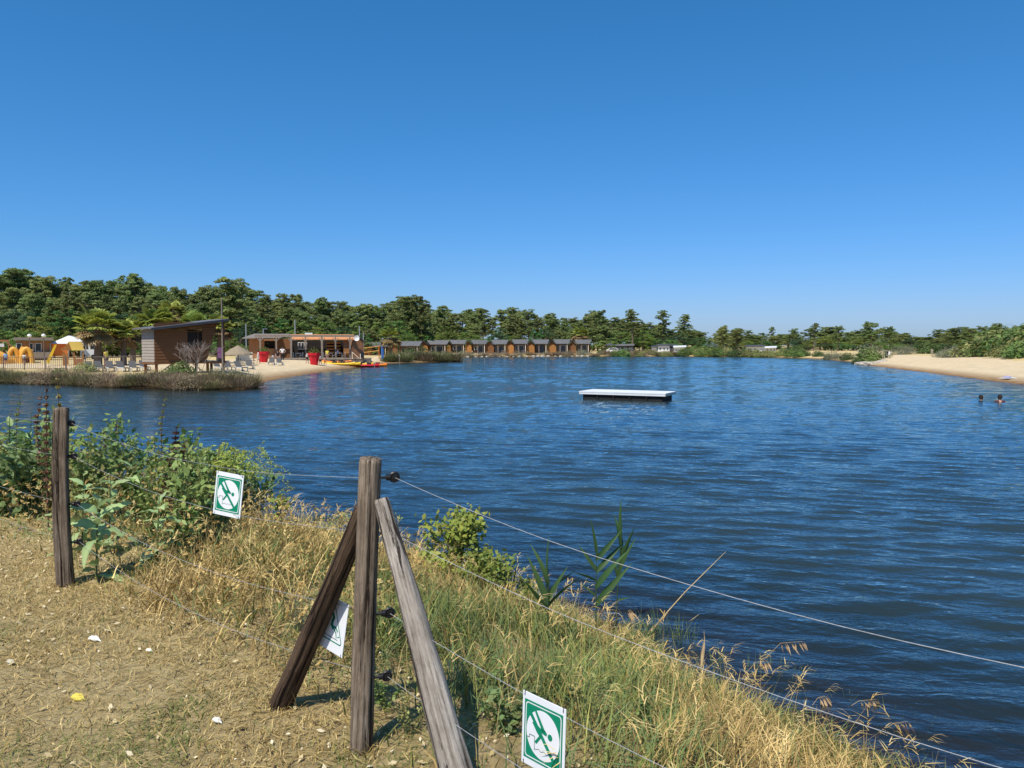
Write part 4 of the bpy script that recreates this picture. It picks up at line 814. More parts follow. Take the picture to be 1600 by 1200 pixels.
# ---------------------------------------------------------------- stilt hut
hp = AT(242, 566, 58); hz = AT(242, 566, 58).z
hut = thing("stilt_hut", "brown wooden lifeguard hut on stilts with a sloping roof", "hut", (hp.x, hp.y, hz), math.atan2(.75, .66))
hl, hw, h0, h1 = 5.1, 2.2, 2.50, 3.18
def hz_at(x): return h0 + (h1 - h0) * x / hl
wl = MB(); x0w, x1w, z0w, z1w = 2.55, 3.75, 1.25, 2.32
def wallpoly(a, b, za, zb, zc, zd): wl.prism([(a, 0, za), (b, 0, zb), (b, 0, zc), (a, 0, zd)], (0, .07, 0))
nb = 14
for k in range(nb):                                   # lapped boards
    za, zb = k * h1 / nb, (k + 1) * h1 / nb - .012; xr = hl - 1.0 * (1 - za / h1)
    segs = [(0, x0w), (x1w, xr)] if zb > z0w and za < z1w else [(0, xr)]
    for a, b in segs:
        if za < hz_at(a) - .05 or za < hz_at(b) - .05:
            wl.prism([(a, -.02, za), (b, -.02, za), (b, 0.0, min(zb, hz_at(b))), (a, .0, min(zb, hz_at(a)))], (0, .05, 0))
wl.build("front_wall", M_DKWOOD, hut)
ew = MB()
for k in range(11):
    za, zb = k * h0 / 11, (k + 1) * h0 / 11 - .014; ew.prism([(-.022, .06, za), (0, .06, zb), (0, hw, zb), (-.022, hw, za)], (.05, 0, 0))
ew.build("end_wall", M_GYWOOD, hut)
s = MB(); s.b2(.08, hl - .3, hw - .05, hw, 0, h0); s.prism([(hl - 1.0, .06, 0), (hl - .05, .06, h1 - .1), (hl - .05, hw, h1 - .1), (hl - 1.0, hw, 0)], (-.05, 0, 0)); s.build("back_wall", M_DKWOOD, hut)
w = MB(); w.b2(x0w, x1w, .12, .14, z0w, z1w); wo = w.build("window", M_DARK, hut); f = MB(); f.b2(x0w - .04, x1w + .04, -.04, .0, z0w - .06, z0w); f.b2(x0w - .04, x1w + .04, -.04, 0, z1w, z1w + .05); f.b2(x1w - .35, x1w - .31, .02, .05, z0w, z1w); f.build("frame", M_DKWOOD, wo)
rf = MB(); rs_ = (h1 - h0) / hl; ro = lambda x: h0 + .05 + rs_ * x
rf.prism([(-.5, -.62, ro(-.5)), (hl + .62, -.62, ro(hl + .62)), (hl + .62, -.62, ro(hl + .62) + .10), (-.5, -.62, ro(-.5) + .10)], (0, hw + 1.1, 0)); rfo = rf.build("roof", M_ROOFG, hut)
s = MB(); s.prism([(-.5, -.66, ro(-.5) - .10), (hl + .62, -.66, ro(hl + .62) - .10), (hl + .62, -.66, ro(hl + .62) + .07), (-.5, -.66, ro(-.5) + .07)], (0, .035, 0)); s.build("fascia", M_FASCIA, rfo)
s = MB(); s.b2(-.1, hl + .6, -.12, hw, -.16, -.02); s.build("floor", M_DKWOOD, hut)
for x, y in ((.15, .1), (2.2, .1), (4.2, .1), (5.5, .1), (.15, 2.0), (2.2, 2.0), (4.2, 2.0), (5.5, 2.0)):
    s = MB(); s.b2(x - .08, x + .08, y - .08, y + .08, -1.2, -.16); s.build("stilt", M_DKWOOD, hut)
for a, b in ((.15, 1.3), (4.1, 3.0)):
    s = MB(); s.tube([(a, .1, -1.0), (b, .1, -.18)], .05, 4); s.build("brace", M_BEAM, hut)
for x in (5.6,):
    s = MB(); s.b2(x - .05, x + .05, .02, .12, -.02, ro(x) - .02); s.build("roof_post", M_DKWOOD, hut)
for z in (.35, .65, .95):
    s = MB(); s.b2(hl - .6, 5.6, .05, .09, z, z + .06); s.build("rail", M_DKWOOD, hut)
s = MB(); s.b2(5.0, 5.4, -.03, .03, .25, 1.1); t_ = s.build("beach_towel", pm("pink_towel", (.75, .12, .38), (.8, .5, .6), 3, stretch=(.1, .1, 6)), None, hut.location, hut.rotation_euler.z); tag(t_, "pink striped towel hanging over the stilt hut's rail", "towel")
def pole(px, pyb, top, dist, r, label, name="mast", mat=None, arm=None):
    f = FR(name, label, "pole", px, pyb, dist); m = MB(); m.tube([(0, 0, -.3), (0, 0, f.H(top))], [r, r * .7], 8); m.build("pole", mat or M_METAL, f.t, smooth=True)
    if arm: m = MB(); m.box((arm * .25, 0, f.H(top)), (.7, .16, .08)); m.build("lamp_head", M_METAL, f.t)
    return f
pole(348, 566, 449, 61.5, .07, "tall grey mast standing beside the stilt hut", mat=M_BEAM)
for px, b, t_, d, lb in ((461.5, 555, 499, 128, "tall grey lamp post behind the left end of the bar"), (562, 553, 503, 128, "tall grey lamp post behind the right end of the bar"), (385, 556, 506, 124, "grey lamp post left of the wooden bar"), (412, 556, 512, 116, "short lamp post above the bar's brown roof"), (568, 550, 514, 150, "thin distant lamp post right of the bar")): pole(px, b, t_, d, .11, lb, "lamp_post", arm=1 if px in (412,) else None)

# ---------------------------------------------------------------- play area on the left
def rail(px0, px1, pyb, dist0, dist1, label):
    a = AT(px0, pyb, dist0); b = AT(px1, pyb, dist1); a.z = Z(a.x, a.y); b.z = Z(b.x, b.y); d = b - a; L = d.length; t = thing("metal_railing", label, "railing", a, math.atan2(d.y, d.x)); sl = d.z / L
    for z in (.12, 1.12): m = MB(); m.tube([(0, 0, z), (L, 0, z + d.z)], .025, 5); m.build("rail", M_BRMET, t)
    n = int(L / 1.9) + 1; pm_ = MB().b2(-.035, .035, -.035, .035, -.3, 1.18).mesh("post"); bm_ = MB().b2(-.013, .013, -.013, .013, .1, 1.12).mesh("baluster")
    for k in range(n + 1): obj("post", pm_, M_BRMET, t, (L * k / n, 0, d.z * k / n))
    nb = min(300, int(L / .16))
    for k in range(nb): obj("baluster", bm_, M_BRMET, t, (L * (k + .5) / nb, 0, d.z * (k + .5) / nb))
rail(-60, 103, 568, 67, 67, "brown metal railing before the play area, left run")
rail(103, 222, 568, 65.5, 67, "brown metal railing between the playhouse and the stilt hut")
f = FR("bouncy_castle", "orange inflatable bouncy castle with arched tunnels", "bouncy castle", 25, 558, 78)
for cx, w_, hh, yy in ((39, 10.5, 27, 0), (22, 9.5, 27, .9)):
    m = MB(); pts = [(f.X(cx) + math.cos(a) * (w_ - 3.2) * f.s, yy, max(0, math.sin(a)) * (hh - 4) * f.s) for a in [math.pi * k / 12 for k in range(13)]]; m.tube(pts, 3.6 * f.s, 10); m.build("arch", M_INFL, f.t, smooth=True)
m = MB()
for k in range(5): m.tube([(f.X(30) , .6 + k * .5, 1.0 + .25 * math.sin(k)), (f.X(46), .5 + k * .5, .9)], [.55, .5], 10)
m.build("tunnel_body", M_INFL, f.t, smooth=True)
m = MB(); m.tube([(f.X(-22), .3, .9), (f.X(0), .2, .95), (f.X(14), .2, .45), (f.X(24), .2, .25)], [.42, .45, .4, .3], 10); m.tube([(f.X(-22), .3, .3), (f.X(24), .2, .2)], .32, 10); m.build("slide_side", M_INFL, f.t, smooth=True)
m = MB(); m.b2(f.X(32), f.X(46), .5, .56, .0, 1.25); m.build("tunnel_mouth", pm("deep_orange_cloth", (.55, .17, .03), None, 2), f.t)
f = FR("playhouse", "yellow-roofed wooden playhouse with orange slide", "playhouse", 115, 560, 73)
for px in (102, 116, 128):
    for y in (0, 1.3): m = MB(); m.b2(f.X(px) - .06, f.X(px) + .06, y - .06, y + .06, 0, f.H(538)); m.build("post", M_ORWOOD, f.t)
m = MB(); m.prism([(f.X(109), -.15, f.H(523)), (f.X(127), -.15, f.H(523)), (f.X(130), -.15, f.H(536)), (f.X(113), -.15, f.H(536))], (0, .06, 0)); m.prism([(f.X(109), .0, f.H(523)), (f.X(127), .0, f.H(523)), (f.X(124), 1.4, f.H(536)), (f.X(100), 1.4, f.H(536))], (0, 0, .05)); m.build("roof", M_YROOF, f.t)
m = MB(); m.prism([(f.X(109), -.1, f.H(524)), (f.X(113.5), -.1, f.H(535.5)), (f.X(97), -.1, f.H(536))], (0, 1.2, 0)); m.build("gable", M_ORWOOD, f.t)
f.box("platform", M_ORWOOD, 101, 129, 546, 548, 0, 1.3); f.box("side_panel", M_ORWOOD, 100, 108, 541, 558, -.05, 0); f.box("side_panel", M_WOOD, 117, 129, 549, 559, -.05, 0)
m = MB(); m.prism([(f.X(78), -.1, f.H(554)), (f.X(90), -.1, f.H(527)), (f.X(93), -.1, f.H(527)), (f.X(82), -.1, f.H(556))], (0, .5, 0)); m.build("slide", M_YEL, f.t)
f = FR("marquee", "white pointed marquee tent with orange-red side cloths", "tent", 108, 552, 94)
m = MB(); m.prism([(f.X(82), 0, f.H(527)), (f.X(132), 0, f.H(527)), (f.X(120), 2, f.H(517)), (f.X(108), 2.2, f.H(514))], (0, .08, 0)); m.prism([(f.X(82), 0.1, f.H(527)), (f.X(108), 2.2, f.H(514)), (f.X(112), 2.4, f.H(514)), (f.X(132), 4.5, f.H(526)), (f.X(84), 4.5, f.H(526))], (0, 0, -.05)); m.build("roof", M_WHITE, f.t)
f.box("side_cloth", pm("red_orange_cloth", (.62, .12, .03), (.70, .22, .04), 1), 85, 106, 527, 546, .2, .3)
for px in (83, 107, 131): f.box("pole", M_METAL, px - .5, px + .5, 527, 553, .1, .18)
f = FR("pavilion", "low brown pavilion with grey flat roof behind the bouncy castle", "building", 55, 556, 92)
f.box("wall", M_WOOD, 30, 77, 526, 556, .4, 5); f.box("roof", M_ROOFB, 27, 80, 520.5, 525, -.6, 5.4)
for a, b in ((48, 53), (55, 64), (30, 38)): w = f.box("window", M_WHITE, a, b, 529, 542, .32, .38); f.box("pane", M_GLASS, a + 1, b - 1, 530, 541, .27, .30, w)
f.box("counter", M_BEAM, 44, 78, 543, 553, -.3, .2)
for px in (47, 69):
    g_ = FR("globe_lamp", f"white globe lamp on a brown post, {'left' if px == 47 else 'right'} of the pair at the pavilion", "lamp", px, 556, 88); m = MB(); m.tube([(0, 0, -.2), (0, 0, g_.H(520))], .06, 6); m.build("post", M_BRMET, g_.t); m = MB(); m.lathe([(.02, -.22), (.18, -.14), (.25, 0), (.18, .16), (.02, .22)], (0, 0, g_.H(517)), 10); m.build("globe", M_WHITE, g_.t, smooth=True)
f = FR("climbing_frame", "dark wooden climbing frame at the left edge of the play area", "play frame", 6, 560, 84)
for px in (-6, 4, 12): f.box("post", M_WOOD, px, px + 1.4, 528, 560, 0, .12)
f.box("beam", M_WOOD, -8, 14, 526, 529, 0, .14); m = MB(); m.tube([(f.X(10), 0, f.H(529)), (f.X(25), 0, f.H(546))], .09, 5); m.build("ladder_rail", M_WOOD, f.t); f.box("basket", M_PLAST, 1, 7, 532, 537, -.2, .3)
f = FR("caravan", "small white caravan half hidden behind the tall palm", "caravan", 138, 556, 97)
m = MB(); m.prism([(f.X(127), 0, f.H(551)), (f.X(149), 0, f.H(551)), (f.X(149), 0, f.H(530)), (f.X(140), 0, f.H(524)), (f.X(131), 0, f.H(525)), (f.X(127), 0, f.H(535))], (0, 2, 0)); m.build("body", M_WHITE, f.t); f.box("window", M_GLASS, 132, 138, 532, 540, -.03, -.005); f.box("window", M_GLASS, 141, 146, 532, 540, -.03, -.005)
for px in (133, 145): m = MB(); m.tube([(f.X(px), -.02, .3), (f.X(px), .2, .3)], .3, 10); m.build("wheel", M_BLACK, f.t)

# ---------------------------------------------------------------- sun loungers
def lounger_proto():
    t = thing("sun_lounger", "white plastic sun lounger with dark sling", "sun lounger")
    for s_ in (-1, 1):
        m = MB(); m.tube([(-.95, s_ * .3, .30), (.35, s_ * .3, .30)], .04, 6); m.build("side_rail", M_PLAST, t)
    m = MB(); m.box((-.3, 0, .33), (1.25, .54, .03)); m.build("seat", M_GREYCL, t); m = MB(); m.box((.62, 0, .58), (.78, .54, .03), ry=-.75); m.build("backrest", M_GREYCL, t)
    for x in (-.8, .3):
        for s_ in (-1, 1): m = MB(); m.tube([(x, s_ * .3, .30), (x + .08, s_ * .32, 0)], [.05, .06], 6); m.build("leg", M_PLAST, t)
    return t
LG = lounger_proto(); first = True
for k, (px, py, d, rz, lb) in enumerate([(140, 571, 63.5, 2.2, "white sun lounger farthest left on the sand"), (156, 571, 64, 2.3, "second sun lounger from the left on the sand"), (173, 571, 63.5, 2.2, "third sun lounger from the left on the sand"), (192, 571, 63, 2.4, "fourth sun lounger from the left on the sand"), (209, 571, 63, 2.2, "fifth sun lounger from the left, nearest the hut's grey end"), (226, 571, 64, 2.2, "sun lounger beside the stilts under the hut's grey end"), (343, 569, 67, 2.4, "sun lounger right of the bare grey bush"), (358, 569, 67.5, 2.2, "sun lounger with raised back right of the mast"), (376, 569, 68, 2.3, "sun lounger near the right end of the reed bank"), (390, 568, 72, 2.0, "sun lounger on open sand left of the red planter"), (424, 567, 84, 1.8, "sun lounger beside the left red planter"), (437, 567, 84, 2.0, "sun lounger below the standing person in white")]):
    o = LG if first else copy_tree(LG); first = False
    p = AT(px, py, d); o.location = (p.x, p.y, Z(p.x, p.y)); o.rotation_euler = (0, 0, rz); tag(o, lb, "sun lounger", "white sun loungers")

# ---------------------------------------------------------------- palms
M_PALM = fm("palm_fronds", trans=.25, rnd=.12); M_PALMTRUNK = pm("palm_trunk", (.17, .125, .09), (.09, .065, .045), 6, stretch=(1, 1, 3), bump=.6, fine=.08)
def palm(px, pyb, crown_y, rad_px, dist, label, seed, group="fan palms", dead=.15):
    f = FR("fan_palm", label, "palm", px, pyb, dist, group); r = np.random.default_rng(seed); Hc = f.H(crown_y); Rr = rad_px * f.s
    m = MB(); m.tube([(0, 0, -.3), (.05, 0, Hc * .3), (.1, .05, Hc * .7), (.1, .05, Hc)], [.36 * Rr / 2, .28 * Rr / 2, .26 * Rr / 2, .3 * Rr / 2], 10); m.build("trunk", M_PALMTRUNK, f.t, smooth=True)
    V = []; F = []; C = []; sk = MB()
    for k in range(46):
        a = r.random() * 6.28; old = k < 46 * dead; el = r.uniform(-.9, -.2) if old else r.uniform(-.1, 1.35); pl = Rr * r.uniform(.35, .55); d = np.array([math.cos(a) * math.cos(el), math.sin(a) * math.cos(el), math.sin(el)]); c0 = np.array([.1, .05, Hc]); hub = c0 + d * pl
        sk.tube([tuple(c0), tuple(hub)], [.025, .015], 3, False)
        side = np.cross(d, [0, 0, 1]); side /= np.linalg.norm(side) + 1e-6; upv = np.cross(side, d); base = np.array([.30, .215, .10]) if old else np.array([.30, .35, .075]) * r.uniform(.75, 1.35)
        nb = 13
        for j in range(nb):
            an = -1.45 + 2.9 * j / (nb - 1); ln = Rr * r.uniform(.5, .62) * (1 - .25 * abs(an) / 1.45); bd = d * math.cos(an) + side * math.sin(an); tip = hub + bd * ln + np.array([0, 0, -.22 * ln]) + upv * .05; mid = hub + bd * ln * .5 + upv * .06; w = np.cross(bd, upv); w = w / (np.linalg.norm(w) + 1e-6) * Rr * .075
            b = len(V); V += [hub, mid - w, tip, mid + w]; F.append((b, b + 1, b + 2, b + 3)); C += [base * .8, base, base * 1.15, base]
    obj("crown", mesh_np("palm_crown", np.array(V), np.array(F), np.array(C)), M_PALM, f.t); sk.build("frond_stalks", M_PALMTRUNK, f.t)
palm(152, 557, 497, 40, 71, "tallest fan palm with a thick trunk behind the loungers", 1)
palm(192, 555, 508, 30, 73, "shorter fan palm left of the stilt hut", 2)
palm(207, 553, 506, 28, 80, "leaning fan palm just behind the stilt hut's grey end", 3)
palm(243, 553, 494, 36, 82, "fan palm rising above the stilt hut's roof, left one", 4, dead=.3)
palm(268, 553, 480, 26, 90, "narrow fan palm rising high behind the stilt hut", 5)
palm(304, 553, 497, 30, 84, "fan palm above the middle of the stilt hut's roof", 6, dead=.25)
palm(342, 553, 498, 28, 86, "fan palm above the right end of the stilt hut's roof", 7, dead=.3)
palm(610, 550, 521, 20, 140, "dusty fan palm behind the chalet right of the bar", 8, dead=.6)
palm(906, 548, 521, 17, 206, "distant fan palm beside the last chalet", 9, dead=.6)

# ---------------------------------------------------------------- beach bar
f = FR("beach_bar", "long wooden beach bar with brown and orange-tiled roofs", "building", 480, 566, 111); bar = f
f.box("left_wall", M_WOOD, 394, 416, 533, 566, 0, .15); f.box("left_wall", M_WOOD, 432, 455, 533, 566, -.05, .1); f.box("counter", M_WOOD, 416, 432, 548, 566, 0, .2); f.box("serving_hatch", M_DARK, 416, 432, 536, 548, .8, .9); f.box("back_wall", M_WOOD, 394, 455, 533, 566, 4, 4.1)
m = MB(); m.prism([(f.X(385), -1.0, f.H(533)), (f.X(440), -1.0, f.H(533)), (f.X(456), 3.2, f.H(526)), (f.X(400), 3.2, f.H(526))], (0, 0, .12)); m.build("left_roof", M_ROOFB, f.t)
m = MB(); m.prism([(f.X(432), -.06, f.H(537)), (f.X(455), -.06, f.H(531)), (f.X(455), -.06, f.H(566)), (f.X(432), -.06, f.H(566))], (0, -.06, 0)); m.build("slanted_partition", M_DKWOOD, f.t)
m = MB(); m.prism([(f.X(455), 0, f.H(534.5)), (f.X(553), 0, f.H(534.5)), (f.X(553), 1.6, f.H(527)), (f.X(455), 1.6, f.H(527))], (0, 0, .12)); m.build("tiled_roof", M_TILE, f.t)
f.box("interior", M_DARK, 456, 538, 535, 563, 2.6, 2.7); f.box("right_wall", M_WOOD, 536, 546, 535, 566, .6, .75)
m = MB(); m.prism([(f.X(546), .3, f.H(566)), (f.X(568), 1.2, f.H(566)), (f.X(568), 1.2, f.H(540)), (f.X(560), .9, f.H(529)), (f.X(552), .5, f.H(534))], (-.3, 4, 0)); m.build("gable_wall", M_WOOD, f.t)
m = MB(); m.prism([(f.X(559), .6, f.H(527.5)), (f.X(571), 1.1, f.H(539)), (f.X(571), 5.2, f.H(539)), (f.X(559), 4.6, f.H(527.5))], (0, 0, .12)); m.build("gable_roof", M_ROOFB, f.t)
for k, py in enumerate((538, 543, 548, 553, 558)):
    f.box("shelf", M_ORWOOD, 510, 522, py, py + 2.6, 2.1, 2.5); f.box("shelf", M_ORWOOD, 525, 532, py, py + 2.6, 2.1, 2.5)
for k, py in enumerate((548, 552.5, 557, 561.5)): f.box("pallet_board", M_ORWOOD, 536.5, 546, py, py + 3.4, .2, .3)
for a in (466, 471, 476): w = f.box("window", M_WHITE, a, a + 4, 538, 550, 2.4, 2.5); f.box("pane", M_GLASS, a + .8, a + 3.2, 539, 549, 2.34, 2.38, w)
m = MB(); m.lathe([(.0, 0), (.32, .06), (.42, .14), (.40, .16), (.3, .09), (0.0, .03)], n=18); o = m.build("satellite_dish", M_WHITE, f.t, (f.X(556.5), .1, f.H(532)), smooth=True); o.rotation_euler = (R(82), 0, R(-12))
f2 = FR("timber_deck", "low weathered timber deck under the pergola", "deck", 505, 568, 107.5); f2.box("deck_boards", M_BEAM, 436, 580, 563.8, 565.2, 0, 3.4); f2.box("deck_skirt", M_BEAM, 437, 579, 565.4, 569.5, .1, .2)
f3 = FR("pergola", "weathered timber pergola in front of the bar", "pergola", 490, 566, 108.8)
for px in (411, 434, 456.5, 478, 503, 524, 546.5):
    w_ = 1.5 if px in (456.5, 503) else 1.1; yo = 0 if px in (456.5, 503, 411) else 1.2
    f3.box("post", M_BEAM, px - w_, px + w_, 529, 570, yo, yo + .2)
    for s_ in (-1, 1): m = MB(); m.tube([(f3.X(px), yo + .1, f3.H(537)), (f3.X(px + 4.5 * s_), yo + .1, f3.H(530.5))], .07, 4); m.build("knee_brace", M_BEAM, f3.t)
f3.box("beam", M_BEAM, 405, 553, 525.8, 529, -.02, .22); f3.box("beam", M_BEAM, 402, 550, 526, 529, 1.2, 1.42)
# terrace furniture
def table(px, dist, label, mat=M_METAL):
    g_ = FR("terrace_table", label, "table", px, 566, dist, "terrace tables", z=f2.p.z + .35); m = MB(); m.b2(-.45, .45, -.4, .4, .70, .74); m.build("table_top", mat, g_.t)
    for x in (-.38, .38):
        for y in (-.33, .33): m = MB(); m.tube([(x, y, 0), (x, y, .7)], .025, 5); m.build("leg", mat, g_.t)
def chair(px, dist, rz, label):
    g_ = FR("terrace_chair", label, "chair", px, 566, dist, "grey terrace chairs", z=f2.p.z + .35, turn=rz); m = MB(); m.b2(-.22, .22, -.22, .22, .42, .46); m.build("seat", M_METAL, g_.t); m = MB(); m.b2(-.22, .22, .19, .23, .5, .9); m.build("backrest", M_METAL, g_.t)
    for x in (-.2, .2):
        for y in (-.2, .2): m = MB(); m.tube([(x, y, 0), (x, y, .44)], .02, 5); m.build("leg", M_METAL, g_.t)
table(466, 109.2, "grey terrace table left of the right red planter"); table(515, 109.2, "grey terrace table behind the middle of the kayaks"); table(530, 109.4, "grey terrace table before the orange pallet boards")
for px, rz, lb in ((461, 1.5, "grey terrace chair at the leftmost table"), (471, -1.5, "grey terrace chair right of the leftmost table"), (508, 1.5, "grey terrace chair left of the middle table"), (522, -1.4, "grey terrace chair between the two right tables"), (537, -1.5, "grey terrace chair before the pallet boards")): chair(px, 109.0, rz, lb)
g_ = FR("chalk_board", "black chalk board standing on the right end of the deck", "sign", 566, 566, 108.5, z=f2.p.z + .3); m = MB(); m.box((0, 0, .5), (.55, .05, .8), rx=-.15); m.build("board", M_BLACK, g_.t); m = MB(); m.box((0, .25, .5), (.5, .05, .8), rx=.2); m.build("prop", M_BEAM, g_.t)
g_ = FR("deck_ramp_rail", "pale slanting handrail at the right end of the deck", "handrail", 557, 566, 108.2, z=f2.p.z + .3); m = MB(); m.tube([(-.6, 0, .95), (.35, 0, .1)], .05, 5); m.build("handrail", M_CREAM, g_.t); m = MB(); m.b2(-.62, -.54, -.04, .04, 0, .95); m.b2(.5, .6, -.05, .05, 0, .7); m.build("post", M_CREAM, g_.t)
def planter(px, dist, hpx, wpx, seed, label):
    g_ = FR("red_planter", label, "planter", px, 568, dist); w = wpx * g_.s / 2; h = hpx * g_.s; m = MB(); m.lathe([(w * .66, 0), (w * .95, h * .80), (w * 1.12, h * .81), (w * 1.14, h), (w * .95, h), (w * .9, h * .9)], n=8); m.build("pot", M_RED, g_.t)
    r = np.random.default_rng(seed); n = 420; P = r.normal(size=(n, 3)) * np.array([.45, .45, .3]) * w * 1.0 + np.array([0, 0, h * 1.12]); P[:, 2] = np.maximum(P[:, 2], h * .95); V, F, C = leaves(P, unit(n), .16 * (.6 + .7 * r.random(n)), jcol((.12, .19, .04) if seed == 1 else (.20, .22, .05), n, .35), .35, False, .4); obj("plant", mesh_np("planter_foliage", V, F, C), M_LEAF, g_.t)
planter(412, 93, 17, 18, 1, "big red planter left of the bar with low green plants"); planter(491, 91, 19, 18, 2, "big red planter before the pergola with a yellowish bush")
g_ = FR("cream_screen", "cream canvas screen left of the beach bar", "screen", 382, 560, 88); g_.box("canvas", M_CREAM, 369, 394, 542.5, 557, 0, .05)
for px in (369.5, 393): g_.box("post", M_BEAM, px - .5, px + .5, 541, 562, .06, .16)
g_ = FR("thatched_parasol", "grey thatched parasol beside the mast", "parasol", 372, 566, 80); m = MB(); m.lathe([(1.5, -.15), (1.45, 0), (.7, .5), (.05, .85)], (0, 0, g_.H(547)), 14); m.build("thatch", M_THATCH, g_.t); m = MB(); m.tube([(0, 0, -.1), (0, 0, g_.H(546))], .07, 6); m.build("pole", M_BEAM, g_.t)
g_ = FR("picnic_table", "brown picnic table in front of the cream screen", "table", 386, 564, 84); m = MB(); m.b2(-.9, .9, -.35, .35, .70, .76); m.build("table_top", M_BEAM, g_.t)
for s_ in (-1, 1): m = MB(); m.b2(-.9, .9, s_ * .7 - .13, s_ * .7 + .13, .42, .47); m.build("bench", M_BEAM, g_.t)
for x in (-.7, .7): m = MB(); m.tube([(x, -.6, 0), (x, 0, .7)], .05, 4); m.tube([(x, .6, 0), (x, 0, .7)], .05, 4); m.build("leg", M_BEAM, g_.t)
g_ = FR("basketball_hoop", "white basketball backboard on a pole above the bar roof", "basketball hoop", 482.5, 556, 122); g_.box("pole", M_METAL, 481.8, 483.2, 520, 560, .3, .45); g_.box("backboard", M_WHITE, 477, 488.5, 517.5, 526.5, 0, .06); g_.box("target_square", M_BLACK, 480.6, 485.2, 521.6, 525.4, -.02, -.005); m = MB(); m.tube([(math.cos(a) * .23, -.3 + math.sin(a) * .23, g_.H(526)) for a in [6.283 * k / 10 for k in range(11)]], .02, 4); m.build("rim", M_ORG, g_.t)

# ---------------------------------------------------------------- kayaks
def kayak(px, dist, yaw, col, L, label, tip=None):
    p = AT(px, 570, dist); t = thing("kayak", label, "kayak", (p.x, p.y, max(Z(p.x, p.y), .0) + .03), yaw, "kayaks drawn up on the beach"); V = []; F = []; n, m_ = 15, 12
    for i in range(n):
        u = i / (n - 1) * 2 - 1; w = .38 * (1 - abs(u) ** 2.4) + .02; h = .30 + .14 * abs(u) ** 3
        for j in range(m_):
            a = 2 * math.pi * j / m_; z = math.sin(a); V.append((u * L / 2, math.cos(a) * w, .16 + (z * .17 if z < 0 else z * (h - .16))))
    for i in range(n - 1):
        for j in range(m_): F.append((i * m_ + j, i * m_ + (j + 1) % m_, (i + 1) * m_ + (j + 1) % m_, (i + 1) * m_ + j))
    F += [tuple(range(m_ - 1, -1, -1)), tuple((n - 1) * m_ + j for j in range(m_))]; b = MB(); b.add(V, F); b.build("hull", col, t, smooth=True)
    for x in (-.5, .6): c = MB(); c.tube([(x - .25, 0, .31), (x + .25, 0, .31)], [.2, .2], 10); c.build("seat_well", M_DARK, t)
for k, (px, d, yaw, col, L, lb) in enumerate([(529, 97.0, -.10, M_YEL, 4.3, "yellow kayak nearest the water, left end on the sand"), (538, 98.2, -.06, M_YEL, 4.2, "second yellow kayak from the water"), (526, 100.5, -.12, M_ORG, 4.0, "orange kayak behind the two yellow ones"), (553, 99.5, .02, M_YEL, 4.2, "yellow kayak in the middle, overlapping a red one"), (560, 102, .0, M_YEL, 4.0, "farthest yellow kayak before the deck"), (569, 98.5, .05, M_RED, 3.8, "dark red kayak between yellow and orange ones"), (583, 100.5, .04, M_ORG, 3.6, "bright orange-red kayak farthest right, afloat at the edge")]): kayak(px, d, yaw, col, L, lb)
# ---------------------------------------------------------------- beach court
g_ = FR("volleyball_net", "beach volleyball net with orange tapes right of the bar", "net", 580, 556, 124); 
for px in (566, 592): g_.box("pole", M_ORG, px - .5, px + .5, 534, 560, 0, .1)
for a, b in ((539, 536), (546, 542.5)): m = MB(); m.tube([(g_.X(566), .05, g_.H(a)), (g_.X(592), .05, g_.H(b))], .07, 4); m.build("tape", pm("orange_tape", (.80, .42, .12), None, 2), g_.t)
nt_ = MB()
for k in range(14): nt_.tube([(g_.X(566 + 26 * k / 13), .05, g_.H(539 - 3 * k / 13)), (g_.X(566 + 26 * k / 13), .05, g_.H(546 - 3.5 * k / 13))], .008, 3)
nt_.build("mesh", M_BLACK, g_.t)
g_ = FR("feather_flag", "blue feather flag on a pole right of the kayaks", "flag", 597, 560, 112); g_.box("pole", M_METAL, 596.6, 597.2, 527, 562, 0, .05)
m = MB(); m.prism([(g_.X(596.4), .1, g_.H(529)), (g_.X(598), .1, g_.H(530)), (g_.X(599.4), .1, g_.H(537)), (g_.X(599), .1, g_.H(549)), (g_.X(596), .1, g_.H(548)), (g_.X(595.4), .1, g_.H(538))], (0, .03, 0)); m.build("banner", M_BLUE, g_.t)
for px, d, lb in ((624, 118, "bare wooden post on the sand right of the blue flag"), (585, 96, "short pale marker post among the right-hand kayaks")):
    g_ = FR("wooden_post", lb, "post", px, 564, d); g_.box("post", M_BEAM, px - .5, px + .5, 548, 566, 0, .1); g_.box("post_cap", M_CREAM, px - .8, px + .8, 547, 548.5, -.02, .12)
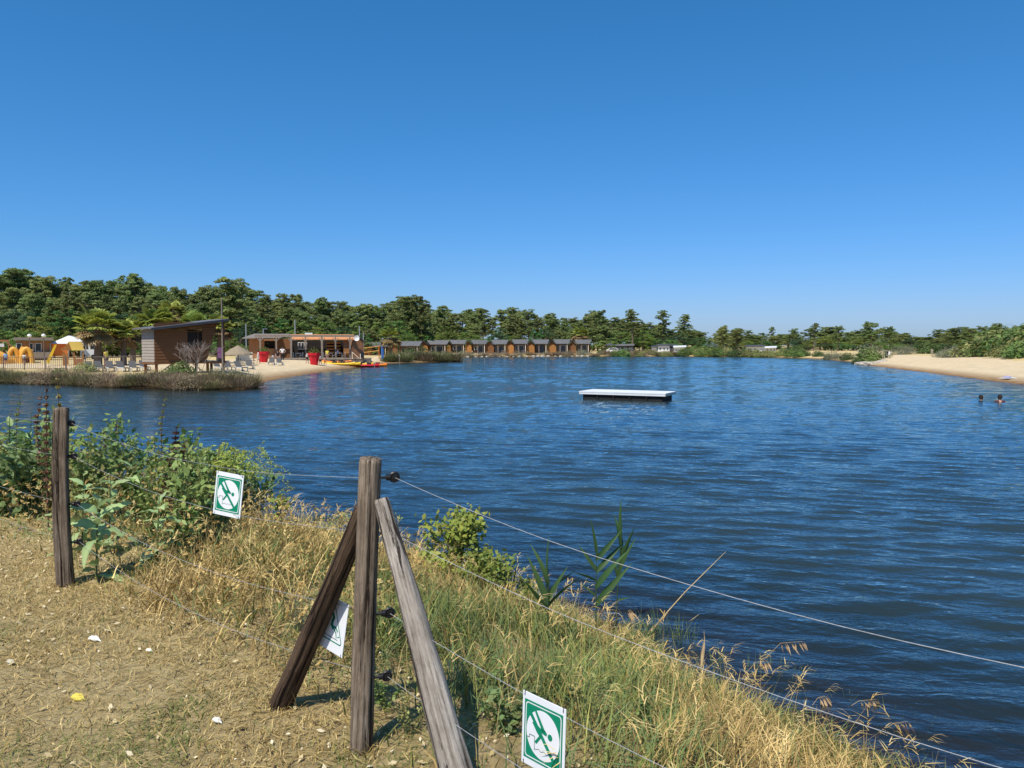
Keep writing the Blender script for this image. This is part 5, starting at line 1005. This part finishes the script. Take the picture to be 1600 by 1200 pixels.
# ---------------------------------------------------------------- chalets along the far shore
crnd = random.Random(77)
def chalet(px, dist, wpx, label, pyb=551, k=1.0):
    k *= crnd.uniform(.93, 1.05); ww = crnd.uniform(9, 13)
    f = FR("lakeside_chalet", label, "chalet", px, pyb, dist, "lakeside chalets"); u = wpx / 33.0
    X = lambda a: px + a * u; Y = lambda h: pyb - h * k
    f.box("wing_wall", crnd.choice([M_ORWOOD, M_ORWOOD, M_ORWOOD, M_WOOD, M_DKWOOD]), X(0), X(ww), Y(13), Y(0), 0, 3)
    m = MB(); m.prism([(f.X(X(-1.2)), -.5, f.H(Y(13))), (f.X(X(ww / 2)), -.5, f.H(Y(19.5))), (f.X(X(ww + 1.2)), -.5, f.H(Y(13))), (f.X(X(ww + 1.2)), -.5, f.H(Y(14))), (f.X(X(ww / 2)), -.5, f.H(Y(20.6))), (f.X(X(-1.2)), -.5, f.H(Y(14)))], (0, 4.5, 0)); m.build("wing_roof", M_FASCIA, f.t)
    m = MB(); m.prism([(f.X(X(.3)), 0.02, f.H(Y(13))), (f.X(X(ww - .3)), .02, f.H(Y(13))), (f.X(X(ww / 2)), .02, f.H(Y(19)))], (0, .1, 0)); m.build("gable", M_DKWOOD, f.t)
    f.box("wall", M_DKWOOD, X(12), X(32.5), Y(14), Y(0), 1.6, 4)
    m = MB(); m.prism([(f.X(X(12.5)), -.3, f.H(Y(14.3))), (f.X(X(32.5)), -.3, f.H(Y(14.3))), (f.X(X(36)), 3.2, f.H(Y(20.6))), (f.X(X(8.5)), 3.2, f.H(Y(20.6)))], (0, 0, .12)); m.build("roof", M_ROOFG, f.t)
    for a, b, c, d in ((14, 18, 12, 5), (20, 28, 12.5, 1)):
        w = f.box("window", crnd.choice([M_WHITE, M_BEAM, M_CREAM]), X(a), X(b), Y(c), Y(d), 1.5, 1.58); f.box("pane", M_GLASS, X(a + .7), X(b - .7), Y(c - .8), Y(d + .5), 1.44, 1.48, w)
    for a in (19, 30): f.box("porch_post", M_CREAM if a == 30 else M_BEAM, X(a) - .5, X(a) + .5, Y(14), Y(0), -.1, .05)
    if crnd.random() < .6: a = crnd.uniform(13, 26); f.box("porch_rail", M_BEAM, X(a), X(a + 6), Y(4.5), Y(3.8), -.2, -.1); f.box("porch_rail", M_BEAM, X(a), X(a + 6), Y(2.5), Y(1.8), -.2, -.1)
    f.box("porch_deck", M_BEAM, X(12), X(33), Y(.8), Y(-1), -.4, 1.6)
chalet(655, 182, 44, "larger chalet with orange walls, second right of the bar", 550)
chalet(606, 150, 50, "dark chalet with wide grey roof just right of the blue flag", 549, 1.05)
chalet(567, 152, 38, "dark chalet behind the volleyball net", 549, 1.0)
for i, (px, d) in enumerate([(694, 190), (727, 191), (759, 192), (791, 193), (823, 194), (856, 195), (889, 196)]):
    chalet(px, d, 33, f"{['first', 'second', 'third', 'fourth', 'fifth', 'sixth', 'last'][i]} chalet from the left in the long lakeside row", 551)
def cabin(px0, px1, ytop, pyb, dist, label, dark=False, roof=M_FASCIA):
    f = FR("white_cabin", label, "cabin", (px0 + px1) / 2, pyb, dist, "white cabins on the far shore"); w = px1 - px0
    f.box("wall", M_FASCIA if dark else M_WHITE, px0, px1, ytop + 2, pyb, 0, 3.2); m = MB(); m.prism([(f.X(px0 - 1), -.6, f.H(ytop + 2.2)), (f.X(px1 + 1), -.6, f.H(ytop + 1.4)), (f.X(px1 + 1), 3.6, f.H(ytop - .4)), (f.X(px0 - 1), 3.6, f.H(ytop + .2))], (0, 0, .14)); m.build("roof", roof, f.t)
    for a, b in ((.12, .3), (.45, .62), (.75, .92)):
        wd = f.box("window", M_WHITE, px0 + w * a, px0 + w * b, ytop + 5, pyb - 4, -.06, -.02); f.box("pane", M_GLASS, px0 + w * a + .6, px0 + w * b - .6, ytop + 5.6, pyb - 4.4, -.11, -.08, wd)
cabin(1028, 1046, 536.5, 549, 203, "white cabin with dark roof left of the white tent-like cabin"); cabin(1046, 1056, 537, 548, 205, "dark fronted cabin joined to a white one", True); cabin(1053, 1071, 540, 551, 199, "low white cabin with two wide windows near the shore", roof=M_WHITE)
cabin(1106, 1120, 538, 548, 205, "small dark cabin with white window left of the dark pines", True); cabin(1166, 1194, 540.5, 551, 200, "white cabin with a dark porch right of the dark pines"); cabin(1196, 1212, 542, 550, 205, "low white cabin behind the shore bush", roof=M_WHITE); cabin(962, 990, 536, 547, 208, "grey roofed cabin left of the tall lone pine", True, M_ROOFG); cabin(1018, 1026, 540, 549, 206, "tiny white cabin at the left of the white group")
f = FR("parked_car", "small white car parked near the last chalet", "car", 959, 549, 198); m = MB(); m.prism([(-1.9, 0, .3), (1.9, 0, .3), (1.9, 0, .8), (1.2, 0, .9), (.7, 0, 1.4), (-.9, 0, 1.45), (-1.7, 0, .95), (-1.95, 0, .85)], (0, 1.6, 0)); m.build("body", M_WHITE, f.t, bevel=.06); m = MB(); m.prism([(-1.4, -.01, .95), (1.0, -.01, .95), (.6, -.01, 1.33), (-.85, -.01, 1.36)], (0, .02, 0)); m.build("window", M_GLASS, f.t)
for x in (-1.2, 1.2): m = MB(); m.tube([(x, -.03, .32), (x, .2, .32)], .32, 12); m.build("wheel", M_BLACK, f.t)
f = FR("parasol", "dark blue parasol beside the white car", "parasol", 953, 549, 199); m = MB(); m.lathe([(1.3, -.2), (1.25, -.1), (.05, .5)], (0, 0, 2.2), 10); m.build("canopy", M_FASCIA, f.t); m = MB(); m.tube([(0, 0, 0), (0, 0, 2.5)], .04, 5); m.build("pole", M_METAL, f.t)

# ---------------------------------------------------------------- shore plants
def tussock_proto(name, n, H, cols, lean=.75, seed=0, dome=.25):
    r = rng; P = r.normal(size=(n, 3)) * np.array([dome, dome, 0]); az = np.arctan2(P[:, 1], P[:, 0]) + r.normal(size=n) * .8; c = mixc(r.random(n), np.array(cols[0]), np.array(cols[1])) * (.65 + .7 * r.random((n, 1)))
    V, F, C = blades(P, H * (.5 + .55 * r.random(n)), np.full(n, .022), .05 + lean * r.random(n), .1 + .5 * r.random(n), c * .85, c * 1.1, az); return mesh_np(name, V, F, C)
def dome_proto(name, n, H, W, col, leaf, var=.3, seed=0, asp=.5):
    d = unit(n); d[:, 2] = np.abs(d[:, 2]); bump = .75 + .35 * vnoise(d[:, 0] * 2 + 7 + seed, d[:, 1] * 2 + d[:, 2] * 2, 1.7, seed); rr_ = rng.random(n) ** .33 * bump; P = d * rr_[:, None] * np.array([W, W, H])[None]; nr = d + np.array([0, -.1, .4])[None]
    cc = jcol(col, n, var) * (.7 + .6 * vnoise(P[:, 0] + 20, P[:, 1] + P[:, 2], 2.5, seed + 3))[:, None]; V, F, C = leaves(P, nr, leaf * (.6 + .8 * rng.random(n)), cc, asp, False, .8); return mesh_np(name, V, F, C)
T_OL = [tussock_proto("tussock", 420, 1.1, ((.16, .17, .06), (.24, .20, .10)), seed=1), tussock_proto("tussock", 420, 1.0, ((.26, .19, .12), (.36, .27, .17)), .9, 2), tussock_proto("tussock", 420, 1.15, ((.13, .17, .05), (.22, .22, .09)), .6, 3), tussock_proto("tussock", 420, .9, ((.38, .275, .16), (.25, .175, .10)), 1.0, 4)]
D_G = [dome_proto("bush", 1500, 1.0, 1.0, (.125, .19, .045), .13, seed=1), dome_proto("bush", 1500, .8, 1.1, (.25, .26, .085), .12, seed=2), dome_proto("bush", 1300, .75, 1.0, (.24, .185, .115), .11, seed=3, asp=.25), dome_proto("bush", 1500, .9, 1.0, (.23, .235, .145), .10, seed=4, asp=.3), dome_proto("bush", 1500, 1.0, 1.0, (.08, .125, .035), .13, seed=5)]
M_SHRUB = fm("shore_plants", trans=.2, rnd=.18, hue=.015)
def shore_plant(me, px, py_base, dist, s, label, group, name="rush_tussock", cat="rushes", sz=1.0, z=None):
    p = AT(px, py_base, dist); zz = Z(p.x, p.y) if z is None else z
    o = obj(name, me, M_SHRUB, None, (p.x, p.y, max(zz, 0) - .03), random.uniform(0, 6.28)); o.scale = (s, s, s * sz); return tag(o, label, cat, group)
rp_ = random.Random(9)
def along(px0, px1, step, fy, off0, off1, fn):      # plants scattered along a shore seen from px0 to px1
    px = px0
    while px < px1:
        p = px + rp_.uniform(-.4, .4) * step; w = G(p, float(np.interp(p, *fy))); d = w.y + rp_.uniform(off0, off1); fn(p, d); px += step
def zone(p): return 'at the left picture edge' if p < 20 else 'below the bouncy castle' if p < 80 else 'below the playhouse' if p < 140 else 'below the sun loungers' if p < 225 else 'below the stilt hut' if p < 340 else 'at the tip by the sand'
edge_l = ([-60, 0, 100, 200, 250, 300, 370, 400], [597, 598, 601, 606, 606, 609.5, 608.5, 605])
for o0, o1, st, sc in ((.1, .9, 13, (.8, 1.35)), (.9, 2.4, 14, (1.0, 1.7)), (2.2, 4.5, 18, (.8, 1.5))):
    along(-60, 402, st, edge_l, o0, o1, lambda p, d: shore_plant(rp_.choice([T_OL[0], T_OL[1], T_OL[1], T_OL[3], T_OL[3], D_G[2], T_OL[0]]), p, 600, d, rp_.uniform(*sc) * .85, "brownish rush tussock on the bank " + zone(p), "rush tussocks on the bank " + zone(p)))
for px, d, s, k, lb in ((283, 54.5, 1.25, 0, "bright green bush on the bank below the hut window"), (272, 55, .8, 0, "small bright green bush left of its larger twin under the hut"), (135, 62.5, 1.1, 1, "yellow-green bush behind the loungers on the left bank"), (368, 58, .8, 1, "small green bush near the tip of the left bank"), (95, 58, .9, 4, "dark green bush on the left bank before the playhouse"), (30, 59, .8, 1, "olive bush on the left bank below the bouncy castle"), (385, 56, .9, 2, "brown bush at the tip of the left bank"), (340, 56, 1.0, 3, "grey-green bush below the mast")):
    shore_plant(D_G[k], px, 600, d, s, lb, "bushes on the left bank", "shore_bush", "bush")
# bare grey bush before the hut
f = FR("bare_bush", "bare grey twiggy bush in front of the stilt hut", "bush", 312, 595, 55.5); m = MB(); rb = random.Random(3)
def twig(p, d, L, r, n):
    e = p + d * L; m.tube([p, e], [r, r * .7], 4, False)
    if n:
        for k in range(3 if n > 1 else 4): twig(p.lerp(e, rb.uniform(.6, 1)), (d + Vector((rb.uniform(-.8, .8), rb.uniform(-.8, .8), rb.uniform(-.15, .5)))).normalized(), L * rb.uniform(.55, .8), r * .6, n - 1)
for k in range(9): twig(Vector((rb.uniform(-.5, .5), rb.uniform(-.3, .3), 0)), Vector((rb.uniform(-.8, .8), rb.uniform(-.5, .5), 1)).normalized(), 1.25, .03, 3)
m.build("branches", pm("grey_twigs", (.36, .29, .24), (.26, .2, .16), 6), f.t)
# spit right of the bar
edge_s = ([560, 600, 640, 690, 716, 722], [570, 567.5, 566.2, 565.8, 564.8, 563.5])
along(602, 720, 8, edge_s, .2, 2.0, lambda p, d: shore_plant(rp_.choice([T_OL[0], T_OL[2], T_OL[2], T_OL[1]]), p, 566, d, rp_.uniform(1.3, 2.1), "green-brown rush tussock on the spit right of the kayaks", "rush tussocks on the spit"))
along(640, 720, 10, edge_s, 2, 6, lambda p, d: shore_plant(rp_.choice([T_OL[0], T_OL[2], D_G[1], D_G[0]]), p, 566, d, rp_.uniform(1.2, 1.9), "green shrub on the spit before the chalets", "shrubs on the spit", "shore_bush", "bush"))
# far shore fringe
edge_f = ([655, 700, 800, 920, 1050, 1150, 1230, 1290, 1338], [559.5, 558.5, 557.5, 557, 557, 557.5, 559, 562, 566.5])
along(668, 945, 7, edge_f, .5, 4, lambda p, d: shore_plant(rp_.choice([D_G[2], D_G[2], D_G[3], T_OL[1], T_OL[3]]), p, 557, d, rp_.uniform(1.0, 1.9), "grey-brown shrub on the shore before the chalet row", "shrubs before the chalet row", "shore_bush", "bush"))
along(940, 1110, 6, edge_f, .5, 5, lambda p, d: shore_plant(rp_.choice([D_G[2], D_G[1], D_G[0], T_OL[1], T_OL[0]]), p, 557, d, rp_.uniform(1.2, 2.1), "olive shrub on the far shore below the white cabins", "shrubs below the white cabins", "shore_bush", "bush"))
along(1085, 1245, 8, edge_f, .8, 5, lambda p, d: shore_plant(rp_.choice([D_G[0], D_G[1], D_G[4]]), p, 557, d, rp_.uniform(1.4, 2.6), "rounded green shore bush right of the white cabins", "green bushes on the far shore", "shore_bush", "bush"))
along(1240, 1335, 11, edge_f, 3, 12, lambda p, d: shore_plant(rp_.choice([D_G[0], D_G[3], D_G[2], D_G[4]]), p, 558, d, rp_.uniform(1.0, 2.3), "mixed shrub on the low bank left of the beach tip", "shrubs left of the beach tip", "shore_bush", "bush"))
# stones of the far shore
st_me = []
for q in range(4):
    bm = bmesh.new(); bmesh.ops.create_icosphere(bm, subdivisions=2, radius=.5)
    for v in bm.verts: v.co *= 1 + .35 * (random.random() - .5); v.co.z *= .6
    me = bpy.data.meshes.new("stone"); bm.to_mesh(me); bm.free(); st_me.append(me)
def stone(px, d, s, lb, gr): p = AT(px, 560, d); o = obj("stone", rp_.choice(st_me), M_STONE, None, (p.x, p.y, max(0, Z(p.x, p.y)) + .05 * s), random.uniform(0, 6)); o.scale = (s, s, s); tag(o, lb, "stone", gr)
along(700, 930, 10, edge_f, .0, .6, lambda p, d: stone(p, d, rp_.uniform(.5, 1.1), "pale stone at the waterline before the chalet row", "stones before the chalets"))
for px, dd, s in ((1347, .6, 1.3), (1352, 1.0, 1.5), (1358, 2.0, 1.4), (1363, 4, 1.2), (1369, 6, 1.1), (1375, 9, 1.1), (1381, 12, 1.1), (1341, .4, 1.1)): stone(px, G(px, 570 + (px - 1345) * .1).y + dd, s, "pale boulder on the tip of the right-hand beach", "boulders on the beach tip")
# ---------------------------------------------------------------- right-hand beach
for px, py, d, s, k, lb in ((1357, 566, 121, 2.5, 0, "big rounded green bush on the beach tip"), (1362, 562, 126, 3.2, 3, "grey-green bush behind the green one on the beach tip"), (1338, 568, 117, .9, 4, "small dark bush at the water on the beach tip"), (1405, 556, 150, 2.4, 3, "low grey bush right of the notice board"), (1418, 556, 152, 2.2, 3, "low grey bush, right neighbour of the one by the notice board"), (1452, 554, 158, 2.9, 4, "rounded dark green bush at the head of the beach"), (1300, 560, 148, 2.2, 3, "straw-coloured bush left of the beach tip")): shore_plant(D_G[k], px, py, d, s, lb, None, "shore_bush", "bush")
for px, d, s in ((1478, 118, 2.0), (1492, 114, 2.6), (1508, 112, 3.0), (1524, 110, 2.4), (1470, 124, 1.5), (1540, 106, 1.8), (1500, 106, 1.6)): shore_plant(D_G[3], px, 556, d, s, "grey-green dune bush at the back of the right beach", "grey dune bushes", "dune_bush", "bush", .8)
for px, d, s, k in ((1535, 110, 4.4, 0), (1552, 104, 5.2, 1), (1570, 98, 4.6, 0), (1588, 100, 6.0, 1), (1606, 92, 5.2, 0), (1560, 116, 6.2, 0), (1595, 112, 7.0, 1), (1578, 88, 2.6, 1), (1600, 84, 2.8, 0), (1625, 90, 5.5, 1), (1530, 104, 2.2, 1)): shore_plant(D_G[k], px, 556, d, s, "big olive tamarisk bush on the dune at the right picture edge", "olive dune bushes", "dune_bush", "bush", .75)
f = FR("notice_board", "white notice board on two grey posts at the beach tip", "sign", 1389, 558, 132)
for px in (1386, 1390): f.box("post", M_BEAM, px - .4, px + .4, 546, 560, 0, .1)
f.box("board", M_WHITE, 1386.3, 1390.5, 550 - 1.5, 554, -.06, -.02)
f = FR("litter_bin", "dark litter bin beside the notice board", "bin", 1385, 558, 130); m = MB(); m.lathe([(.25, 0), (.3, .9), (.33, .92), (.33, 1.0), (.2, 1.1)], n=12); m.build("bin_body", M_BLACK, f.t); f.box("post", M_BEAM, 1383, 1383.8, 551, 560, 0, .1)
for px, w, d, lb in ((1456, 1.6, 146, "thick wooden post at the head of the beach"), (1412, .5, 150, "thin pale post left of the low grey bushes"), (1423, .5, 152, "thin pale post behind the low grey bushes"), (1381, .4, 128, "thin grey post left of the litter bin"), (1395, .4, 133, "thin grey post right of the notice board")): f = FR("wooden_post", lb, "post", px, 557, d); f.box("post", M_BEAM, px - w, px + w, 550 if w > 1 else 552, 559, 0, .2); f.box("post_cap", M_CREAM, px - w * .8, px + w * .8, 549.4 if w > 1 else 551.6, 550 if w > 1 else 552, .02, .18)
p = AT(1580, 588, 60); z = Z(p.x, p.y) + .04; bx_ = MB(); 
t = thing("beach_towel", "white and blue beach towel lying on the right beach", "towel", (p.x, p.y, z + .02), .4); m = MB(); m.box((0, 0, .02), (1.7, .8, .03)); m.build("towel", M_WHITE, t); m = MB(); m.box((-.3, .1, .1), (.5, .35, .16)); m.build("folded_end", pm("lilac_cloth", (.45, .42, .60), None, 3), t, bevel=.04)

# distinct trees that stand out of the wood
def lone(px, top, dist, kind, w, label, cat="pine", mat=None): p = AT(px, top, dist); plant_tree(kind, p.x, p.y, p.z, label, None, cat, wscale=w, crown_mat=mat)
M_DPINE = fm("dark_conifer", (.42, .5, .5), .15, .1)
lone(990, 482, 222, PK[5], 1.15, "tall lone pine standing out over the far shore"); lone(1037, 484, 262, PK[5], 1.2, "flat-topped pine in the skyline gap, left of a pair"); lone(1066, 490, 262, PK[3], 1.35, "broad flat-topped pine, right of the pair in the gap"); lone(941, 483, 228, PK[2], 1.2, "tall pine right of the chalet row"); lone(352, 433, 146, PK[1], 1.45, "tall twin-crowned pine behind the grey mast"); lone(635, 459, 190, PK[4], 1.25, "tallest pine over the chalet with the wide grey roof"); lone(660, 462, 186, PK[0], 1.1, "pine right of the tallest one over the chalets")
for px_, tp_, d_, w_, lb_ in ((677, 523, 197, 1.9, 'bright green flat-topped tree behind the first chalets of the row'), (741, 523, 198, 1.7, 'bright green flat-topped tree behind the second and third chalets'), (800, 524, 199, 2.2, 'broad bright green tree behind the middle chalets'), (628, 514, 160, 1.2, 'bright lime green tree right of the dusty palm'), (1005, 515, 226, 1.3, 'bright green leafy tree right of the tall lone pine')): lone(px_, tp_, d_, BK[1], w_, lb_, 'tree')
lone(1128, 507, 214, PK[6], 1.1, "very dark conifer between the white cabins, left of two", mat=M_DPINE); lone(1150, 512, 216, PK[6], 1.3, "very dark conifer between the white cabins, right of two", mat=M_DPINE); lone(1205, 510, 300, PK[5], 1.0, "tiny distant pine alone on the skyline"); lone(1272, 504, 235, PK[5], 1.1, "thin pine on the skyline above the low bank"); lone(1310, 508, 225, PK[3], 1.3, "pine on the skyline left of the beach tip"); lone(1362, 501, 205, PK[4], 1.4, "broad pine above the beach tip"); lone(1392, 509, 205, PK[2], 1.1, "pine right of the broad one above the beach tip"); lone(1490, 510, 180, PK[4], 1.4, "broad pine on the skyline above the dune"); lone(1567, 504, 150, PK[3], 1.5, "pine above the olive dune bushes"); lone(1520, 512, 170, PK[1], 1.4, "pine between the two dune skyline pines")

# ---------------------------------------------------------------- bathing platform
a = G(909, 623); b = G(1036, 627.2); d = b - a; L = d.length
t = thing("bathing_platform", "white floating bathing platform on dark floats in mid-lake", "floating platform", a, math.atan2(d.y, d.x)); PW = 2.1
n = 9
mb_pl = MB().b2(-.14, L + .14, .0, PW / n - .012, .345, .40).mesh("deck_plank")
for k in range(n): obj("deck_plank", mb_pl, M_WHITE, t, (0, PW * k / n - .06, 0))
m = MB(); m.b2(-.1, L + .1, -.05, -.02, .25, .34); m.build("skirt_board", M_WHITE, t); m = MB(); m.b2(-.13, -.101, -.05, PW - .05, .25, .34); m.build("skirt_board", M_CREAM, t); m = MB(); m.b2(L + .101, L + .13, -.05, PW - .05, .25, .34); m.build("skirt_board", M_CREAM, t)
for k in range(5): m = MB(); m.b2(L * k / 5 + .03, L * (k + 1) / 5 - .05, .06, PW - .16, -.15, .275); m.build("float", M_DARK, t, bevel=.03)
for k in (1, 2, 3, 4): m = MB(); m.b2(L * k / 5 - .035, L * k / 5 + .035, .0, .05, -.02, .275); m.build("bracket", M_DARK, t)

# ---------------------------------------------------------------- people
M_SKIN = pm("skin", (.52, .30, .20), (.46, .26, .17), 4, rough=.5); M_HAIR = pm("dark_hair", (.03, .02, .015), None, 20); M_SHIRTW = pm("white_shirt", (.78, .76, .72), None, 4); M_BLK = pm("black_cloth", (.02, .02, .022), None, 4); M_MAROON = pm("maroon_cloth", (.10, .03, .03), None, 4); M_YSH = pm("yellow_shirt", (.75, .65, .08), None, 4); M_NAVY = pm("navy_cloth", (.03, .05, .12), None, 4)
def skin_mesh(name, joints, edges):
    me = bpy.data.meshes.new(name); ks = list(joints); me.from_pydata([joints[k][:3] for k in ks], [(ks.index(a), ks.index(b)) for a, b in edges], []); o = bpy.data.objects.new(name, me); COL.objects.link(o)
    md = o.modifiers.new("skin", 'SKIN'); md.use_smooth_shade = True
    for i, k in enumerate(ks): me.skin_vertices[0].data[i].radius = (joints[k][3], joints[k][3] * (joints[k][4] if len(joints[k]) > 4 else 1)); me.skin_vertices[0].data[i].use_root = (i == 0)
    sb = o.modifiers.new("sub", 'SUBSURF'); sb.levels = 2; dg = bpy.context.evaluated_depsgraph_get(); r = bpy.data.meshes.new_from_object(o.evaluated_get(dg)); bpy.data.objects.remove(o); r.name = name
    r.materials.clear(); return r
def person(loc, rz, H, label, shirt, legs_m, pose="stand", hair=M_HAIR, long_legs=False):
    k = H / 1.75; t = thing("person", label, "person", loc, rz); t.scale = (k, k, k); st = .16 if pose == "walk" else .03; sit = pose == "sit"
    hz = .50 if sit else .95
    j = {"pel": (0, 0, hz, .14, .8), "ch": (0, .01, hz + .40, .155, .72), "nk": (0, .0, hz + .58, .055), "hd": (0, -.02, hz + .70, .095), "ht": (0, -.01, hz + .80, .075)}
    e = [("pel", "ch"), ("ch", "nk"), ("nk", "hd"), ("hd", "ht")]
    for s_, n in ((-1, "l"), (1, "r")):
        j["hip" + n] = (s_ * .10, 0, hz - .06, .095); j["kn" + n] = ((s_ * .11, -.42, hz + .0, .062) if sit else (s_ * .11, -s_ * st * .8, .50, .062)); j["an" + n] = ((s_ * .11, -.46, .08, .042) if sit else (s_ * .11, s_ * -st * 1.2 + .02, .08, .042)); j["to" + n] = ((s_ * .12, -.62, .04, .038) if sit else (s_ * .13, s_ * -st * 1.2 - .14, .04, .038))
        e += [("pel", "hip" + n), ("hip" + n, "kn" + n), ("kn" + n, "an" + n), ("an" + n, "to" + n)]
        j["sh" + n] = (s_ * .19, .01, hz + .50, .062)
        if pose == "hips": j["el" + n] = (s_ * .40, .08, hz + .26, .045); j["wr" + n] = (s_ * .19, -.06, hz + .08, .034); j["hn" + n] = (s_ * .13, -.09, hz + .05, .036)
        else: j["el" + n] = (s_ * .25, s_ * st * .6 + .02, hz + .24, .045); j["wr" + n] = (s_ * .24, s_ * st * .9 - .10, hz + .0, .034); j["hn" + n] = (s_ * .23, s_ * st * .9 - .15, hz - .08, .036)
        e += [("ch", "sh" + n), ("sh" + n, "el" + n), ("el" + n, "wr" + n), ("wr" + n, "hn" + n)]
    obj("body", skin_mesh("body", j, e), M_SKIN, t)
    g2 = lambda q: j[q][:3]
    js = {"a": (0, 0, hz - .02, .165, .85), "b": (0, .01, hz + .40, .185, .75), "c": (0, 0, hz + .53, .08)}; es = [("a", "b"), ("b", "c")]
    for n in "lr": js["s" + n] = (*g2("sh" + n), .085); m_ = [(g2("sh" + n)[q] + g2("el" + n)[q]) / 2 for q in range(3)]; js["m" + n] = (*m_, .072); es += [("b", "s" + n), ("s" + n, "m" + n)]
    if shirt: obj("shirt", skin_mesh("shirt", js, es), shirt, t)
    jl = {"p": (0, 0, hz + .0, .172, .88)}; el_ = []
    for n in "lr":
        kk, hp_ = g2("kn" + n), g2("hip" + n); fr = 1.0 if long_legs else .65; e1 = tuple(hp_[q] * (1 - fr) + kk[q] * fr for q in range(3)); jl["h" + n] = (*hp_, .115); jl["k" + n] = (*e1, .085); el_ += [("p", "h" + n), ("h" + n, "k" + n)]
        if long_legs: jl["a" + n] = (*g2("an" + n), .06); el_ += [("k" + n, "a" + n)]
    obj("trousers" if long_legs else "shorts", skin_mesh("shorts", jl, el_), legs_m, t)
    m = MB(); m.lathe([(.02, .125), (.075, .10), (.108, .03), (.112, -.03), (.10, -.08)], (0, .012, hz + .75), 14); m.build("hair", hair, t, smooth=True)
    m = MB(); m.prism([(-.012, -.105, hz + .70), (.012, -.105, hz + .70), (0, -.10, hz + .745)], (0, -.022, 0)); m.build("nose", M_SKIN, t)
    for s_ in (-1, 1): m = MB(); m.lathe([(.002, -.01), (.012, 0), (.002, .01)], (s_ * .035, -.108, hz + .735), 6); m.build("eye", M_BLK, t)
    return t
def standing(px, dist, H, rz, *a, zoff=0.0, **kw): p = AT(px, 565, dist); person((p.x, p.y, Z(p.x, p.y) + zoff), rz, H, *a, **kw)
standing(441.5, 96, 1.72, .2, "person in white shirt and dark trousers standing hands on hips", M_SHIRTW, M_BLK, "hips", long_legs=True, zoff=.15)
standing(480, 92, 1.4, 1.9, "person in white shirt and dark shorts walking left of the right planter", M_SHIRTW, M_BLK, "walk")
standing(500.5, 91, 1.35, -1.6, "person in white top and dark shorts right of the right planter", M_SHIRTW, M_BLK, "walk")
standing(427, 86, 1.2, 1.2, "small person in white running on the sand before the loungers", M_SHIRTW, M_NAVY, "walk")
standing(403.5, 88, 1.5, -1.2, "person in white stooping left of the left red planter", M_SHIRTW, M_SHIRTW, "walk")
standing(508, 91.5, 1.2, .6, "person with bare torso beside the kayaks' left end", None, M_ORG, "walk")
standing(511.5, 108.5, 1.7, 0.2, "seated person in yellow and white at the middle terrace table", M_YSH, M_NAVY, "sit", zoff=.4)
standing(528, 109.6, 1.7, -.4, "seated person in dark top at the right terrace table", M_NAVY, M_BLK, "sit", zoff=.4)
standing(434, 97, 1.7, .5, "seated person in dark clothes left of the one in white", M_BLK, M_BLK, "sit", zoff=.15)
standing(166, 70, 1.6, 1.3, "person in yellow shirt behind the railing", M_YSH, M_GREYCL, "stand")
standing(49, 79, 1.2, 0.4, "child in blue shirt beside the bouncy castle", M_BLUE, M_BLK, "stand")
standing(9, 74, 1.3, .8, "child in light blue behind the left railing", pm("light_blue_cloth", (.25, .45, .7), None, 4), M_NAVY, "stand"); standing(38, 75, 1.1, .2, "small child in white before the bouncy castle tunnel", M_SHIRTW, M_BLK, "stand")
for px, py, rz, lb, sh, hh in ((1533, 625, 1.3, "swimmer with dark hair facing right, farther left of two", None, 1.50), (1562, 628, 3.0, "swimmer in maroon top seen from behind, right of two", M_MAROON, 1.40)):
    p = G(px, py); person((p.x, p.y, -hh), rz, 1.7, lb, sh, M_NAVY)

# ---------------------------------------------------------------- small groups: say which one, counted from the left
def ordn(i): return ORD[i] if i < 16 else str(i + 1) + ('st' if (i + 1) % 10 == 1 else 'nd' if (i + 1) % 10 == 2 else 'rd' if (i + 1) % 10 == 3 else 'th')
ORD = "leftmost second third fourth fifth sixth seventh eighth ninth tenth eleventh twelfth thirteenth fourteenth fifteenth sixteenth".split()
by = {}
for o in COL.objects:
    if o.parent is None and "label" in o and "group" in o: by.setdefault((o["group"], o["label"]), []).append(o)
for (g_, l_), os_ in by.items():
    if 1 < len(os_) <= 45 and len(l_.split()) <= 13:
        os_.sort(key=lambda o: o.location.x / max(.5, o.location.y))
        for i, o in enumerate(os_): o["label"] = f"{l_}, {ordn(i)}" + (" from left" if i else "")
